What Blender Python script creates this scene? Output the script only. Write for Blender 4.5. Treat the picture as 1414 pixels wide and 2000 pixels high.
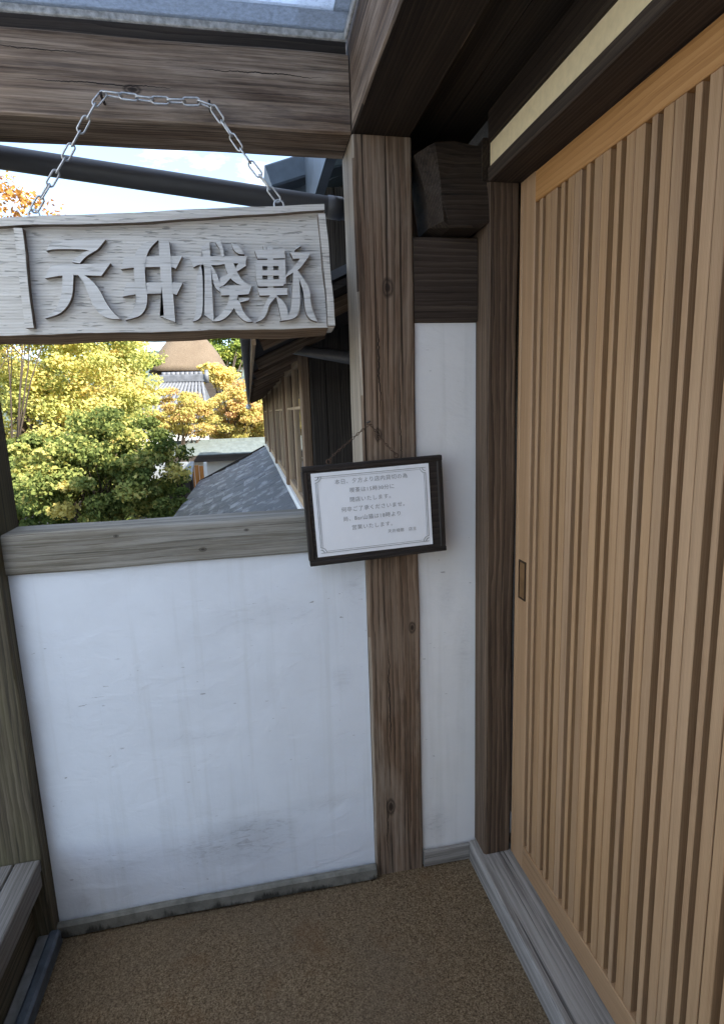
import bpy, bmesh, math, random
import numpy as np
from mathutils import Vector, Matrix, Euler, noise as mnoise

for o in list(bpy.data.objects):
    bpy.data.objects.remove(o)
sc = bpy.context.scene
COL = sc.collection
R = math.radians
rnd = random.Random(7)

# ------------------------------------------------------------------ camera
F = 1104.75                                    # focal length in photo pixels (photo 1414 x 2000)
CAM = Vector((-0.28115, -1.43648, 1.36641))
RW = Matrix(((0.98058483, -0.19320782, -0.03352818),
             (-0.06688088, -0.16878934, -0.98338045),
             (0.18433759, 0.96653034, -0.17843418)))
cam = bpy.data.cameras.new('camera')
camo = bpy.data.objects.new('camera', cam)
COL.objects.link(camo)
cam.sensor_fit = 'VERTICAL'
cam.sensor_height = 36.0
cam.sensor_width = 36.0 * 0.707
cam.lens = F / 2000.0 * 36.0
cam.clip_start = 0.02
cam.clip_end = 2000
m3 = Matrix((RW[0], -RW[1], -RW[2])).transposed()
camo.matrix_world = Matrix.Translation(CAM) @ m3.to_4x4()
sc.camera = camo
sc.render.resolution_x, sc.render.resolution_y = 723, 1024

# ------------------------------------------------------------------ sky, sun, exposure
SUN_AZ = (0.62, -0.785)
SUN_EL = R(38)
w = bpy.data.worlds.new('World')
sc.world = w
w.use_nodes = True
nt = w.node_tree
nt.nodes.clear()
wo = nt.nodes.new('ShaderNodeOutputWorld')
bg = nt.nodes.new('ShaderNodeBackground')
sky = nt.nodes.new('ShaderNodeTexSky')
sky.sky_type = 'NISHITA'
sky.sun_disc = False
sky.sun_elevation = SUN_EL
sky.sun_rotation = math.atan2(SUN_AZ[0], SUN_AZ[1])
sky.air_density = 1.0
sky.dust_density = 0.0
sky.ozone_density = 3.0
tc = nt.nodes.new('ShaderNodeTexCoord')
mp = nt.nodes.new('ShaderNodeMapping')
mp.inputs['Scale'].default_value = (1.6, 1.6, 4.2)
mp.inputs['Location'].default_value = (0.35, 0.1, 0.62)
cn = nt.nodes.new('ShaderNodeTexNoise')
cn.inputs['Scale'].default_value = 1.7
cn.inputs['Detail'].default_value = 7
cn.inputs['Roughness'].default_value = 0.6
cr = nt.nodes.new('ShaderNodeValToRGB')
cr.color_ramp.elements[0].position = 0.5
cr.color_ramp.elements[1].position = 0.68
cr.color_ramp.elements[0].color = (0.06, 0.06, 0.06, 1)
cr.color_ramp.elements[1].color = (0.85, 0.85, 0.85, 1)
mx = nt.nodes.new('ShaderNodeMix')
mx.data_type = 'RGBA'
mx.inputs[7].default_value = (9.5, 9.8, 10.2, 1)
nt.links.new(tc.outputs['Generated'], mp.inputs['Vector'])
nt.links.new(mp.outputs['Vector'], cn.inputs['Vector'])
nt.links.new(cn.outputs['Fac'], cr.inputs['Fac'])
nt.links.new(cr.outputs['Color'], mx.inputs[0])
nt.links.new(sky.outputs['Color'], mx.inputs[6])
nt.links.new(mx.outputs[2], bg.inputs['Color'])
bg.inputs['Strength'].default_value = 0.15
nt.links.new(bg.outputs['Background'], wo.inputs['Surface'])

sl = bpy.data.lights.new('sun', 'SUN')
sl.energy = 5.0
sl.angle = R(0.5)
sl.color = (1.0, 0.93, 0.82)
so = bpy.data.objects.new('sun', sl)
COL.objects.link(so)
sd = Vector((SUN_AZ[0] * math.cos(SUN_EL), SUN_AZ[1] * math.cos(SUN_EL), math.sin(SUN_EL)))
so.rotation_euler = sd.to_track_quat('Z', 'Y').to_euler()
so.location = (6, -8, 9)

sc.view_settings.view_transform = 'Standard'
sc.view_settings.look = 'None'
sc.view_settings.gamma = 1
sc.view_settings.use_curve_mapping = False
sc.view_settings.exposure = 1.6
sc.render.engine = 'CYCLES'
sc.cycles.use_denoising = True
sc.cycles.max_bounces = 10
sc.cycles.diffuse_bounces = 6
sc.cycles.transparent_max_bounces = 12


def at(px, py, Y):
    """the point of the plane y = Y that the photo shows at pixel (px, py)"""
    d = RW.transposed() @ Vector(((px - 707) / F, (py - 1000) / F, 1.0))
    return CAM + d * ((Y - CAM.y) / d.y)


# ------------------------------------------------------------------ materials
class NT:
    def __init__(s, name):
        s.m = bpy.data.materials.new(name)
        s.m.use_nodes = True
        s.t = s.m.node_tree
        s.b = s.t.nodes['Principled BSDF']
        s.out = s.t.nodes['Material Output']

    def n(s, typ, **kw):
        nd = s.t.nodes.new(typ)
        for k, v in kw.items():
            if k in nd.inputs.keys():
                nd.inputs[k].default_value = v
            else:
                setattr(nd, k, v)
        return nd

    def l(s, a, b):
        s.t.links.new(a, b)

    def coords(s, scale=(1, 1, 1), loc=(0, 0, 0), rand=True, kind='Object'):
        tc = s.n('ShaderNodeTexCoord')
        v = tc.outputs[kind]
        if rand:
            oi = s.n('ShaderNodeObjectInfo')
            mul = s.n('ShaderNodeVectorMath', operation='MULTIPLY_ADD')
            s.l(oi.outputs['Random'], mul.inputs[0])
            mul.inputs[1].default_value = (17.3, 9.1, 5.7)
            s.l(v, mul.inputs[2])
            v = mul.outputs[0]
        mp = s.n('ShaderNodeMapping')
        mp.inputs['Scale'].default_value = scale
        mp.inputs['Location'].default_value = loc
        s.l(v, mp.inputs['Vector'])
        return mp.outputs['Vector']

    def noise(s, vec, scale=1, detail=5, rough=0.6, dist=0):
        nd = s.n('ShaderNodeTexNoise')
        nd.inputs['Scale'].default_value = scale
        nd.inputs['Detail'].default_value = detail
        nd.inputs['Roughness'].default_value = rough
        nd.inputs['Distortion'].default_value = dist
        s.l(vec, nd.inputs['Vector'])
        return nd.outputs['Fac']

    def ramp(s, fac, stops, interp='LINEAR'):
        nd = s.n('ShaderNodeValToRGB')
        e = nd.color_ramp.elements
        nd.color_ramp.interpolation = interp
        while len(e) > 1:
            e.remove(e[-1])
        for i, (p, c) in enumerate(stops):
            if not isinstance(c, (tuple, list)):
                c = (c, c, c)
            el = e[0] if i == 0 else e.new(p)
            el.position = p
            el.color = (*c, 1)
        s.l(fac, nd.inputs['Fac'])
        return nd.outputs['Color']

    def mix(s, fac, a, b, mode='MIX'):
        nd = s.n('ShaderNodeMix')
        nd.data_type = 'RGBA'
        nd.blend_type = mode
        for i, v in ((0, fac), (6, a), (7, b)):
            if hasattr(v, 'links') or hasattr(v, 'is_output'):
                s.l(v, nd.inputs[i])
            elif isinstance(v, (tuple, list)):
                nd.inputs[i].default_value = (*v, 1)
            else:
                nd.inputs[i].default_value = v
        return nd.outputs[2]

    def math(s, op, a, b=0.0):
        nd = s.n('ShaderNodeMath', operation=op)
        for i, v in ((0, a), (1, b)):
            if hasattr(v, 'is_output'):
                s.l(v, nd.inputs[i])
            else:
                nd.inputs[i].default_value = v
        return nd.outputs[0]

    def bump(s, h, strength=0.4, dist=0.003):
        nd = s.n('ShaderNodeBump')
        nd.inputs['Strength'].default_value = strength
        nd.inputs['Distance'].default_value = dist
        s.l(h, nd.inputs['Height'])
        s.l(nd.outputs['Normal'], s.b.inputs['Normal'])

    def base(s, c):
        s.l(c, s.b.inputs['Base Color'])


def wood(name, dark, mid, light, grey=None, grey_amt=0.0, crack=0.5, rings=18.0, rough=0.75, fibre=1.0, ck_scale=(1.3, 85), ck_t=0.64,
         bump=0.5, knots=(), checks=(), spec=0.25, stain=None, vary=0.0):
    """timber whose grain runs along the object's local X"""
    s = NT(name)
    v0 = s.coords()
    # flat-sawn rings round an axis beside the timber
    warp = s.n('ShaderNodeTexNoise')
    warp.inputs['Scale'].default_value = 1.0
    warp.inputs['Detail'].default_value = 3
    s.l(s.coords((2.2, 7, 7)), warp.inputs['Vector'])
    wmul = s.n('ShaderNodeVectorMath', operation='MULTIPLY_ADD')
    s.l(warp.outputs['Color'], wmul.inputs[0])
    wmul.inputs[1].default_value = (0.0, 0.022, 0.022)
    s.l(v0, wmul.inputs[2])
    wv = s.n('ShaderNodeTexWave', wave_type='RINGS', rings_direction='X', wave_profile='SAW')
    wv.inputs['Scale'].default_value = rings * 2.1
    wv.inputs['Distortion'].default_value = 1.2
    wv.inputs['Detail'].default_value = 3
    wv.inputs['Detail Scale'].default_value = 3.0
    wv.inputs['Detail Roughness'].default_value = 0.6
    mp = s.n('ShaderNodeMapping')
    mp.inputs['Scale'].default_value = (0.12, 1, 1)
    mp.inputs['Location'].default_value = (0, 0.11, 0.07)
    s.l(wmul.outputs[0], mp.inputs['Vector'])
    s.l(mp.outputs['Vector'], wv.inputs['Vector'])
    fib = s.noise(s.coords((3.0, 170 * fibre, 170 * fibre)), 1, 8, 0.78, 0.0)
    streak = s.noise(s.coords((1.2, 48, 48)), 1, 7, 0.72, 0.15)
    broad = s.noise(s.coords((1.5, 7, 7)), 1, 5, 0.62, 0.6)
    g1 = s.math('MULTIPLY', wv.outputs['Fac'], 0.20)
    g2 = s.math('MULTIPLY', streak, 0.65)
    g3 = s.math('MULTIPLY', fib, 0.65)
    tot = s.math('ADD', s.math('ADD', g1, g2), g3)
    col = s.ramp(tot, [(0.55, dark), (0.74, mid), (0.95, light)])
    if grey is not None:
        gm = s.ramp(broad, [(0.5 - 0.25 * grey_amt - 0.06, 0.0), (0.72 - 0.3 * grey_amt, 1.0)])
        gm = s.mix(0.8, gm, s.ramp(s.math('ADD', s.math('MULTIPLY', streak, .5), s.math('MULTIPLY', fib, .5)), [(0.42, 0.0), (0.58, 1.0)]), 'MULTIPLY')
        col = s.mix(gm, col, grey)
    if stain is not None:
        sm = s.ramp(s.noise(s.coords((1.3, 16, 16), (3, 1, 7)), 1, 7, 0.74, 0.3), [(0.54, 0.0), (0.68, 0.75)])
        col = s.mix(sm, col, stain)
    # checks along the grain
    ck = s.noise(s.coords((ck_scale[0], ck_scale[1], ck_scale[1]), (1.7, 3.1, 0.2)), 1, 2, 0.5, 0.3)
    ckm = s.ramp(ck, [(ck_t, 0.0), (ck_t + 0.06, 1.0)])
    col = s.mix(s.math('MULTIPLY', ckm, crack), col, tuple(0.25 * c for c in dark))
    h = s.math('ADD', s.math('MULTIPLY', fib, 0.5), s.math('MULTIPLY', wv.outputs['Fac'], 0.35))
    h = s.math('SUBTRACT', h, s.math('MULTIPLY', ckm, crack * 1.4))
    if knots:
        sep = s.n('ShaderNodeSeparateXYZ')
        s.l(s.coords((1, 1, 1), rand=False), sep.inputs[0])
        for (kx, kz, kr) in knots:
            dx = s.math('MULTIPLY', s.math('SUBTRACT', sep.outputs['X'], kx), 0.55 / kr)
            dz = s.math('MULTIPLY', s.math('SUBTRACT', sep.outputs['Z'], kz), 1.0 / kr)
            dd = s.math('SQRT', s.math('ADD', s.math('MULTIPLY', dx, dx), s.math('MULTIPLY', dz, dz)))
            dd = s.math('ADD', dd, s.math('MULTIPLY', s.math('SUBTRACT', streak, 0.5), 0.9))
            km = s.ramp(dd, [(0.0, 0.95), (0.35, 0.85), (0.5, 0.35), (0.7, 0.75), (1.0, 0.0)])
            col = s.mix(km, col, tuple(0.35 * c for c in dark))
    for (cx0, cx1, cz, cw) in checks:
        # a drying check running along the grain
        sep2 = s.n('ShaderNodeSeparateXYZ')
        s.l(s.coords((1, 1, 1), rand=False), sep2.inputs[0])
        wz = s.math('SUBTRACT', s.math('ADD', sep2.outputs['Z'], s.math('MULTIPLY', s.math('SUBTRACT', s.noise(s.coords((14, 1, 1), rand=False), 1, 5, 0.7), 0.5), 0.018)), cz)
        u = s.math('DIVIDE', s.math('SUBTRACT', sep2.outputs['X'], (cx0 + cx1) / 2), (cx1 - cx0) / 2)
        wid = s.math('MULTIPLY', s.math('SUBTRACT', 1.0, s.math('MULTIPLY', u, u)), cw)
        cm = s.math('LESS_THAN', s.math('ABSOLUTE', wz), wid)
        col = s.mix(cm, col, (0.012, 0.008, 0.006))
        h = s.math('SUBTRACT', h, s.math('MULTIPLY', cm, 1.5))
    if vary:
        oi = s.n('ShaderNodeObjectInfo')
        hsv = s.n('ShaderNodeHueSaturation')
        s.l(s.math('ADD', s.math('MULTIPLY', oi.outputs['Random'], 2 * vary), 1 - vary), hsv.inputs['Value'])
        r2 = s.math('FRACT', s.math('MULTIPLY', oi.outputs['Random'], 7.31))
        s.l(s.math('ADD', s.math('MULTIPLY', r2, vary), 1 - vary * 0.5), hsv.inputs['Saturation'])
        s.l(col, hsv.inputs['Color'])
        col = hsv.outputs['Color']
    s.base(col)
    s.b.inputs['Roughness'].default_value = rough
    s.b.inputs['Specular IOR Level'].default_value = spec
    s.bump(h, bump, 0.004)
    return s.m


def plain(name, c, rough=0.7, metal=0.0, var=0.15, scale=20.0, bump=0.0, spec=0.3, aniso=(1, 1, 1)):
    s = NT(name)
    f = s.noise(s.coords(tuple(scale * a for a in aniso)), 1, 5, 0.6)
    a = tuple(max(0, x * (1 - var)) for x in c)
    b = tuple(min(1, x * (1 + var)) for x in c)
    s.base(s.ramp(f, [(0.3, a), (0.7, b)]))
    s.b.inputs['Roughness'].default_value = rough
    s.b.inputs['Metallic'].default_value = metal
    s.b.inputs['Specular IOR Level'].default_value = spec
    if bump:
        s.bump(f, bump, 0.003)
    return s.m


M = {}
M['post'] = wood('weathered_brown_timber', (0.045, 0.027, 0.016), (0.155, 0.098, 0.06), (0.31, 0.21, 0.14),
                 grey=(0.33, 0.275, 0.215), grey_amt=0.22, crack=0.85,
                 knots=((0.66, -0.005, 0.016), (-0.235, -0.052, 0.012), (-0.78, 0.022, 0.017), (0.30, 0.03, 0.012)),
                 checks=((-0.62, -0.26, 0.018, 0.0016), (-0.95, -0.72, 0.035, 0.0012), (0.05, 0.45, -0.03, 0.0014), (0.35, 0.6, 0.022, 0.0018)), stain=(0.035, 0.026, 0.02))
M['post_lit'] = wood('lit_post_side', (0.12, 0.09, 0.062), (0.28, 0.225, 0.17), (0.44, 0.37, 0.29), crack=0.7)  # post timber made paler: light on its left side put into the colour
M['beam'] = wood('weathered_beam_timber', (0.035, 0.021, 0.013), (0.112, 0.072, 0.047), (0.28, 0.195, 0.13),
                 grey=(0.44, 0.35, 0.27), grey_amt=0.25, crack=0.8,
                 knots=((0.42, -0.02, 0.012),), checks=((0.2, 0.52, -0.012, 0.0012), (0.55, 0.85, 0.03, 0.0012), (0.1, 0.35, 0.045, 0.001)), stain=(0.06, 0.047, 0.042))
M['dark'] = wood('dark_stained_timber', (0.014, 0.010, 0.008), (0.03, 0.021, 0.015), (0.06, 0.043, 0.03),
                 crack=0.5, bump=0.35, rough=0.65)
M['jamb'] = wood('dark_brown_jamb_timber', (0.032, 0.021, 0.014), (0.095, 0.063, 0.041), (0.20, 0.138, 0.09),
                 crack=0.6, bump=0.5)
M['dark2'] = wood('dark_tie_timber', (0.022, 0.015, 0.011), (0.048, 0.034, 0.025), (0.09, 0.066, 0.049), crack=0.5, bump=0.4)
M['rail'] = wood('grey_weathered_rail_timber', (0.095, 0.08, 0.058), (0.19, 0.168, 0.13), (0.32, 0.29, 0.235),
                 grey=(0.34, 0.33, 0.30), grey_amt=0.35, crack=0.55, knots=((0.02, -0.02, 0.006), (0.13, 0.022, 0.004), (-0.18, 0.03, 0.004)), stain=(0.13, 0.115, 0.085))
M['mossy'] = wood('mossy_grey_post_timber', (0.03, 0.025, 0.017), (0.085, 0.068, 0.046), (0.18, 0.15, 0.108),
                  grey=(0.12, 0.11, 0.055), grey_amt=0.22, crack=0.6, stain=(0.05, 0.042, 0.03))
M['sill'] = wood('grey_sill_timber', (0.10, 0.09, 0.08), (0.23, 0.21, 0.185), (0.38, 0.36, 0.33),
                 grey=(0.40, 0.375, 0.34), grey_amt=0.4, stain=(0.10, 0.085, 0.07), crack=0.7, rings=13, bump=0.6)
M['bench'] = wood('grey_bench_timber', (0.09, 0.08, 0.068), (0.165, 0.15, 0.132), (0.25, 0.232, 0.21),
                  crack=0.4, bump=0.3, knots=())
M['cedar'] = wood('planed_cedar', (0.265, 0.150, 0.074), (0.355, 0.212, 0.109), (0.43, 0.268, 0.145),
                  crack=0.3, ck_t=0.67, rings=60, vary=0.08, rough=0.5, bump=0.08, knots=(), spec=0.35)
M['cedar_top'] = wood('planed_cedar_rail', (0.33, 0.155, 0.052), (0.44, 0.215, 0.075), (0.52, 0.28, 0.11),
                      crack=0.0, rings=24, rough=0.45, bump=0.08, knots=(), spec=0.35)
M['cedar_recess_shade'] = plain('recess_shaded_cedar', (0.17, 0.092, 0.04), 0.6, var=0.3)  # cedar darkened to stand for shade inside the sunk handle
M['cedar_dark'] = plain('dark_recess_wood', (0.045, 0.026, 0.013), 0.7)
M['signwood'] = wood('pale_weathered_sign_timber', (0.48, 0.455, 0.415), (0.69, 0.665, 0.615), (0.80, 0.78, 0.74),
                     crack=0.5, rings=34, bump=0.8, fibre=0.9, ck_scale=(26, 300), ck_t=0.63, knots=(), stain=(0.52, 0.48, 0.43))
M['signchar'] = wood('pale_grey_character_wood', (0.52, 0.51, 0.485), (0.65, 0.64, 0.615), (0.72, 0.715, 0.695),
                     crack=0.35, rings=24, bump=0.6, ck_scale=(14, 150), ck_t=0.62, knots=())
M['signraw'] = wood('raw_brown_sign_edge', (0.11, 0.07, 0.04), (0.22, 0.15, 0.095), (0.36, 0.27, 0.19),
                    crack=0.6, bump=0.8, knots=())
M['sign_shade'] = wood('shade_brown_sign_side', (0.09, 0.07, 0.052), (0.17, 0.135, 0.105), (0.27, 0.225, 0.18),
                     crack=0.3, bump=0.4, knots=())  # dark brown stands for shade on stroke and rim sides
M['black_board'] = wood('black_stained_board', (0.012, 0.010, 0.009), (0.026, 0.021, 0.018), (0.055, 0.042, 0.034),
                        crack=0.3, bump=0.3, knots=(), rough=0.55)
M['farwood'] = wood('brown_house_timber', (0.10, 0.065, 0.04), (0.19, 0.125, 0.08), (0.30, 0.21, 0.14), crack=0.5)
M['fardark'] = wood('dark_house_boards', (0.022, 0.018, 0.015), (0.045, 0.037, 0.031), (0.085, 0.07, 0.058), crack=0.6)
M['fartan'] = wood('tan_house_timber', (0.30, 0.20, 0.12), (0.42, 0.30, 0.19), (0.52, 0.39, 0.26), crack=0.2)
M['orange'] = wood('orange_stained_boards', (0.32, 0.12, 0.03), (0.48, 0.2, 0.055), (0.6, 0.28, 0.09), crack=0.3)


def plaster(name, base, scuffs):
    """white lime plaster; scuffs: (x, z, rx, rz, amount) in the panel's own metres"""
    s = NT(name)
    v = s.coords(rand=False)
    blot = s.noise(s.coords((2.5, 2.5, 2.5), rand=False), 1, 6, 0.62)
    col = s.ramp(blot, [(0.3, tuple(0.90 * c for c in base)), (0.6, base)])
    fine = s.noise(s.coords((60, 60, 60), rand=False), 1, 4, 0.6)
    run = s.noise(s.coords((24, 24, 1.1), (2, 0, 1), rand=False), 1, 4, 0.6)
    col = s.mix(s.math('MULTIPLY', s.ramp(run, [(0.53, 0.0), (0.72, 1.0)]), 0.22), col, (0.45, 0.45, 0.41))
    scr = s.noise(s.coords((22, 22, 70), rand=False), 1, 5, 0.75, 1.2)
    scr2 = s.ramp(scr, [(0.50, 0.0), (0.66, 1.0)])
    sep = s.n('ShaderNodeSeparateXYZ')
    s.l(v, sep.inputs[0])
    for (x, z, rx, rz, a) in scuffs:
        dx = s.math('DIVIDE', s.math('SUBTRACT', sep.outputs['X'], x), rx)
        dz = s.math('DIVIDE', s.math('SUBTRACT', sep.outputs['Z'], z), rz)
        d = s.math('SQRT', s.math('ADD', s.math('MULTIPLY', dx, dx), s.math('MULTIPLY', dz, dz)))
        d = s.math('ADD', d, s.math('MULTIPLY', s.math('SUBTRACT', blot, 0.5), 1.2))
        k = s.ramp(d, [(0.15, 1.0), (1.0, 0.0)])
        k = s.math('MULTIPLY', s.math('MULTIPLY', k, s.math('ADD', s.math('MULTIPLY', scr2, 0.65), 0.35)), 0.65 * a)
        col = s.mix(k, col, (0.17, 0.165, 0.165))
    # small isolated marks
    mk = s.noise(s.coords((34, 34, 130), (5, 2, 9), rand=False), 1, 2, 0.5)
    far = s.noise(s.coords((4, 4, 4), (8, 1, 3), rand=False), 1, 2, 0.5)
    mkm = s.math('MULTIPLY', s.ramp(mk, [(0.725, 0.0), (0.755, 1.0)]), s.ramp(far, [(0.48, 0.0), (0.6, 1.0)]))
    col = s.mix(s.math('MULTIPLY', mkm, 0.7), col, (0.2, 0.19, 0.18))
    s.base(col)
    s.b.inputs['Roughness'].default_value = 0.85
    s.b.inputs['Specular IOR Level'].default_value = 0.15
    trw = s.noise(s.coords((9, 9, 16), rand=False), 1, 5, 0.55, 0.6)
    s.bump(s.math('ADD', s.math('MULTIPLY', fine, 0.35), s.math('MULTIPLY', trw, 2.5)), 0.35, 0.004)
    return s.m


M['plaster'] = plaster('white_plaster', (0.765, 0.80, 0.845),
                       [(0.02, -0.335, 0.27, 0.07, 0.85), (0.10, -0.285, 0.17, 0.05, 0.55), (-0.03, 0.0, 0.16, 0.03, 0.35),
                        (0.36, 0.12, 0.04, 0.05, 0.3), (0.16, 0.33, 0.2, 0.05, 0.25), (-0.37, -0.44, 0.04, 0.03, 0.4),
                        (-0.28, -0.35, 0.1, 0.04, 0.3), (0.3, -0.25, 0.15, 0.03, 0.35), (0.405, 0.4, 0.05, 0.1, 0.4)])
M['plaster2'] = plaster('white_plaster_narrow', (0.80, 0.79, 0.77),
                        [(-0.04, -0.66, 0.06, 0.07, 0.7), (0.0, 0.05, 0.03, 0.1, 0.3), (0.05, -0.1, 0.04, 0.15, 0.25)])
M['buff'] = plain('buff_plaster', (0.78, 0.64, 0.40), 0.9, var=0.07, scale=60, bump=0.15)
M['farplaster'] = plain('white_house_plaster', (0.78, 0.78, 0.76), 0.9, var=0.06, scale=4)

s = NT('coir_mat')
v1 = s.noise(s.coords((300, 300, 300), rand=False), 1, 2, 0.6)
v2 = s.noise(s.coords((150, 150, 150), rand=False), 1, 6, 0.75)
v3 = s.noise(s.coords((3.2, 3.2, 3.2), rand=False), 1, 5, 0.6)
c = s.ramp(s.math('ADD', s.math('MULTIPLY', v1, 0.6), s.math('MULTIPLY', v2, 0.4)),
           [(0.34, (0.07, 0.045, 0.024)), (0.5, (0.215, 0.15, 0.085)), (0.66, (0.42, 0.315, 0.195))])
c = s.mix(s.ramp(v3, [(0.4, 0.0), (0.65, 0.4)]), c, (0.19, 0.145, 0.10))
rust = s.noise(s.coords((7, 7, 7), (4, 4, 4), rand=False), 1, 5, 0.65)
c = s.mix(s.ramp(rust, [(0.55, 0.0), (0.7, 0.45)]), c, (0.19, 0.105, 0.05))
s.base(c)
s.b.inputs['Roughness'].default_value = 0.95
s.b.inputs['Specular IOR Level'].default_value = 0.1
s.bump(s.math('ADD', v1, v2), 0.9, 0.006)
M['floor'] = s.m

M['concrete'] = plain('grey_mortar_skirting', (0.17, 0.165, 0.14), 0.9, var=0.5, scale=16, bump=0.5)
M['bounce_gravel'] = plain('pale_bounce_gravel', (0.48, 0.46, 0.42), 0.95, var=0.25, scale=60, bump=0.5)  # pale so that the unseen ground throws light into the porch
s = NT('grey_mortar_skirting_damp')
f1 = s.noise(s.coords((16, 16, 16)), 1, 5, 0.65)
f2 = s.noise(s.coords((22, 22, 5)), 1, 5, 0.7)
c = s.ramp(f1, [(0.3, (0.09, 0.088, 0.07)), (0.7, (0.25, 0.24, 0.205))])
sp = s.n('ShaderNodeSeparateXYZ')
s.l(s.coords((1, 1, 1), rand=False), sp.inputs[0])
dm = s.math('ADD', s.math('MULTIPLY', sp.outputs['Z'], -28.0), s.math('MULTIPLY', s.math('SUBTRACT', f2, 0.5), 3.2))
c = s.mix(s.ramp(dm, [(0.05, 0.0), (0.45, 0.9)]), c, (0.022, 0.02, 0.014))
s.base(c)
s.b.inputs['Roughness'].default_value = 0.9
s.bump(f1, 0.6, 0.004)
M['skirt'] = s.m
M['bluestrip'] = plain('blue_grey_painted_metal', (0.085, 0.10, 0.118), 0.5, var=0.35, scale=30, bump=0.2)
M['greystrip'] = plain('worn_grey_metal', (0.24, 0.235, 0.22), 0.55, var=0.3, scale=25, bump=0.2)
M['pipe'] = plain('dark_grey_gutter_metal', (0.062, 0.060, 0.062), 0.42, var=0.2, scale=5, spec=0.5, aniso=(0.4, 5, 5))
M['galv'] = plain('galvanised_steel', (0.54, 0.54, 0.53), 0.42, metal=0.85, var=0.25, scale=160)
M['rust'] = plain('rusty_steel', (0.10, 0.062, 0.042), 0.75, metal=0.3, var=0.5, scale=200)
M['nail'] = plain('dark_iron', (0.07, 0.06, 0.055), 0.6, metal=0.6, var=0.3, scale=100)
M['frame'] = plain('speckled_grey_frame', (0.52, 0.54, 0.55), 0.6, var=0.45, scale=70)
M['copper'] = plain('grey_green_sheet_roof', (0.15, 0.175, 0.165), 0.6, var=0.25, scale=3, aniso=(4, 1, 1))
M['greyroof'] = plain('grey_sheet_roof', (0.20, 0.215, 0.225), 0.55, var=0.25, scale=3)
s = NT('slate_grey_shingle')
f1 = s.noise(s.coords((9, 60, 20)), 1, 6, 0.7)
f2 = s.noise(s.coords((5, 2.2, 5)), 1, 5, 0.65)
c = s.ramp(f1, [(0.35, (0.022, 0.024, 0.029)), (0.65, (0.085, 0.092, 0.108))])
c = s.mix(s.ramp(f2, [(0.50, 0.0), (0.64, 0.75)]), c, (0.30, 0.31, 0.325))
s.base(c)
s.b.inputs['Roughness'].default_value = 0.6
s.bump(f1, 0.5, 0.006)
M['shingle'] = s.m
M['tile'] = plain('smoky_grey_clay_tile', (0.10, 0.105, 0.115), 0.5, var=0.3, scale=6, spec=0.4)
M['tile_pale'] = plain('pale_clay_tile', (0.14, 0.145, 0.155), 0.5, var=0.25, scale=6, spec=0.4)
M['bluetile'] = plain('blue_grey_verge_tile', (0.08, 0.10, 0.125), 0.5, var=0.25, scale=9, bump=0.1)
M['bark'] = plain('tree_bark', (0.075, 0.056, 0.04), 0.9, var=0.5, scale=12, bump=0.6, aniso=(1, 1, 0.25))
M['ground'] = plain('earth_ground', (0.09, 0.075, 0.05), 0.95, var=0.5, scale=1.5, bump=0.4)
M['hill'] = plain('wooded_hill', (0.10, 0.13, 0.11), 0.95, var=0.5, scale=0.12)
M['paper'] = plain('white_notice_paper', (0.86, 0.87, 0.89), 0.6, var=0.03, scale=12)
M['ink'] = plain('grey_print_ink', (0.34, 0.335, 0.33), 0.8, var=0.1)
M['silverink'] = plain('silver_border_ink', (0.36, 0.36, 0.35), 0.5, var=0.3, scale=90)

s = NT('thatch')
t1 = s.noise(s.coords((30, 30, 5)), 1, 5, 0.7)
t2 = s.noise(s.coords((1.2, 1.2, 1.2)), 1, 4, 0.6)
c = s.ramp(t1, [(0.3, (0.09, 0.065, 0.042)), (0.7, (0.22, 0.165, 0.11))])
c = s.mix(s.ramp(t2, [(0.4, 0.0), (0.7, 0.6)]), c, (0.12, 0.085, 0.055))
s.base(c)
s.b.inputs['Roughness'].default_value = 0.95
s.bump(t1, 0.8, 0.05)
M['thatch'] = s.m

s = NT('window_glass')
s.b.inputs['Base Color'].default_value = (0.02, 0.022, 0.022, 1)
s.b.inputs['Roughness'].default_value = 0.04
s.b.inputs['Specular IOR Level'].default_value = 0.9
M['glass'] = s.m

# weathered, dirty canopy glass
def canopy_glass(name, lo, hi, p0, p1, dirtc):
    s = NT(name)
    tr = s.n('ShaderNodeBsdfTranslucent')
    tr.inputs['Color'].default_value = (0.9, 0.93, 0.97, 1)
    tp = s.n('ShaderNodeBsdfTransparent')
    tp.inputs['Color'].default_value = (0.93, 0.96, 1.0, 1)
    df = s.n('ShaderNodeBsdfDiffuse')
    df.inputs['Color'].default_value = (*dirtc, 1)
    m1 = s.n('ShaderNodeMixShader')
    m1.inputs[0].default_value = 0.5
    s.l(tp.outputs[0], m1.inputs[1])
    s.l(tr.outputs[0], m1.inputs[2])
    dirt = s.ramp(s.noise(s.coords((110, 110, 110)), 1, 6, 0.75), [(p0, lo), (p1, hi)])
    m2 = s.n('ShaderNodeMixShader')
    s.l(dirt, m2.inputs[0])
    s.l(m1.outputs[0], m2.inputs[1])
    s.l(df.outputs[0], m2.inputs[2])
    s.l(m2.outputs[0], s.out.inputs['Surface'])
    return s.m


M['canopy'] = canopy_glass('frosted_canopy_glass', 0.04, 0.5, 0.52, 0.7, (0.12, 0.13, 0.12))
M['canopy_dirty'] = canopy_glass('mossy_canopy_glass', 0.35, 0.72, 0.35, 0.72, (0.13, 0.14, 0.12))


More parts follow.
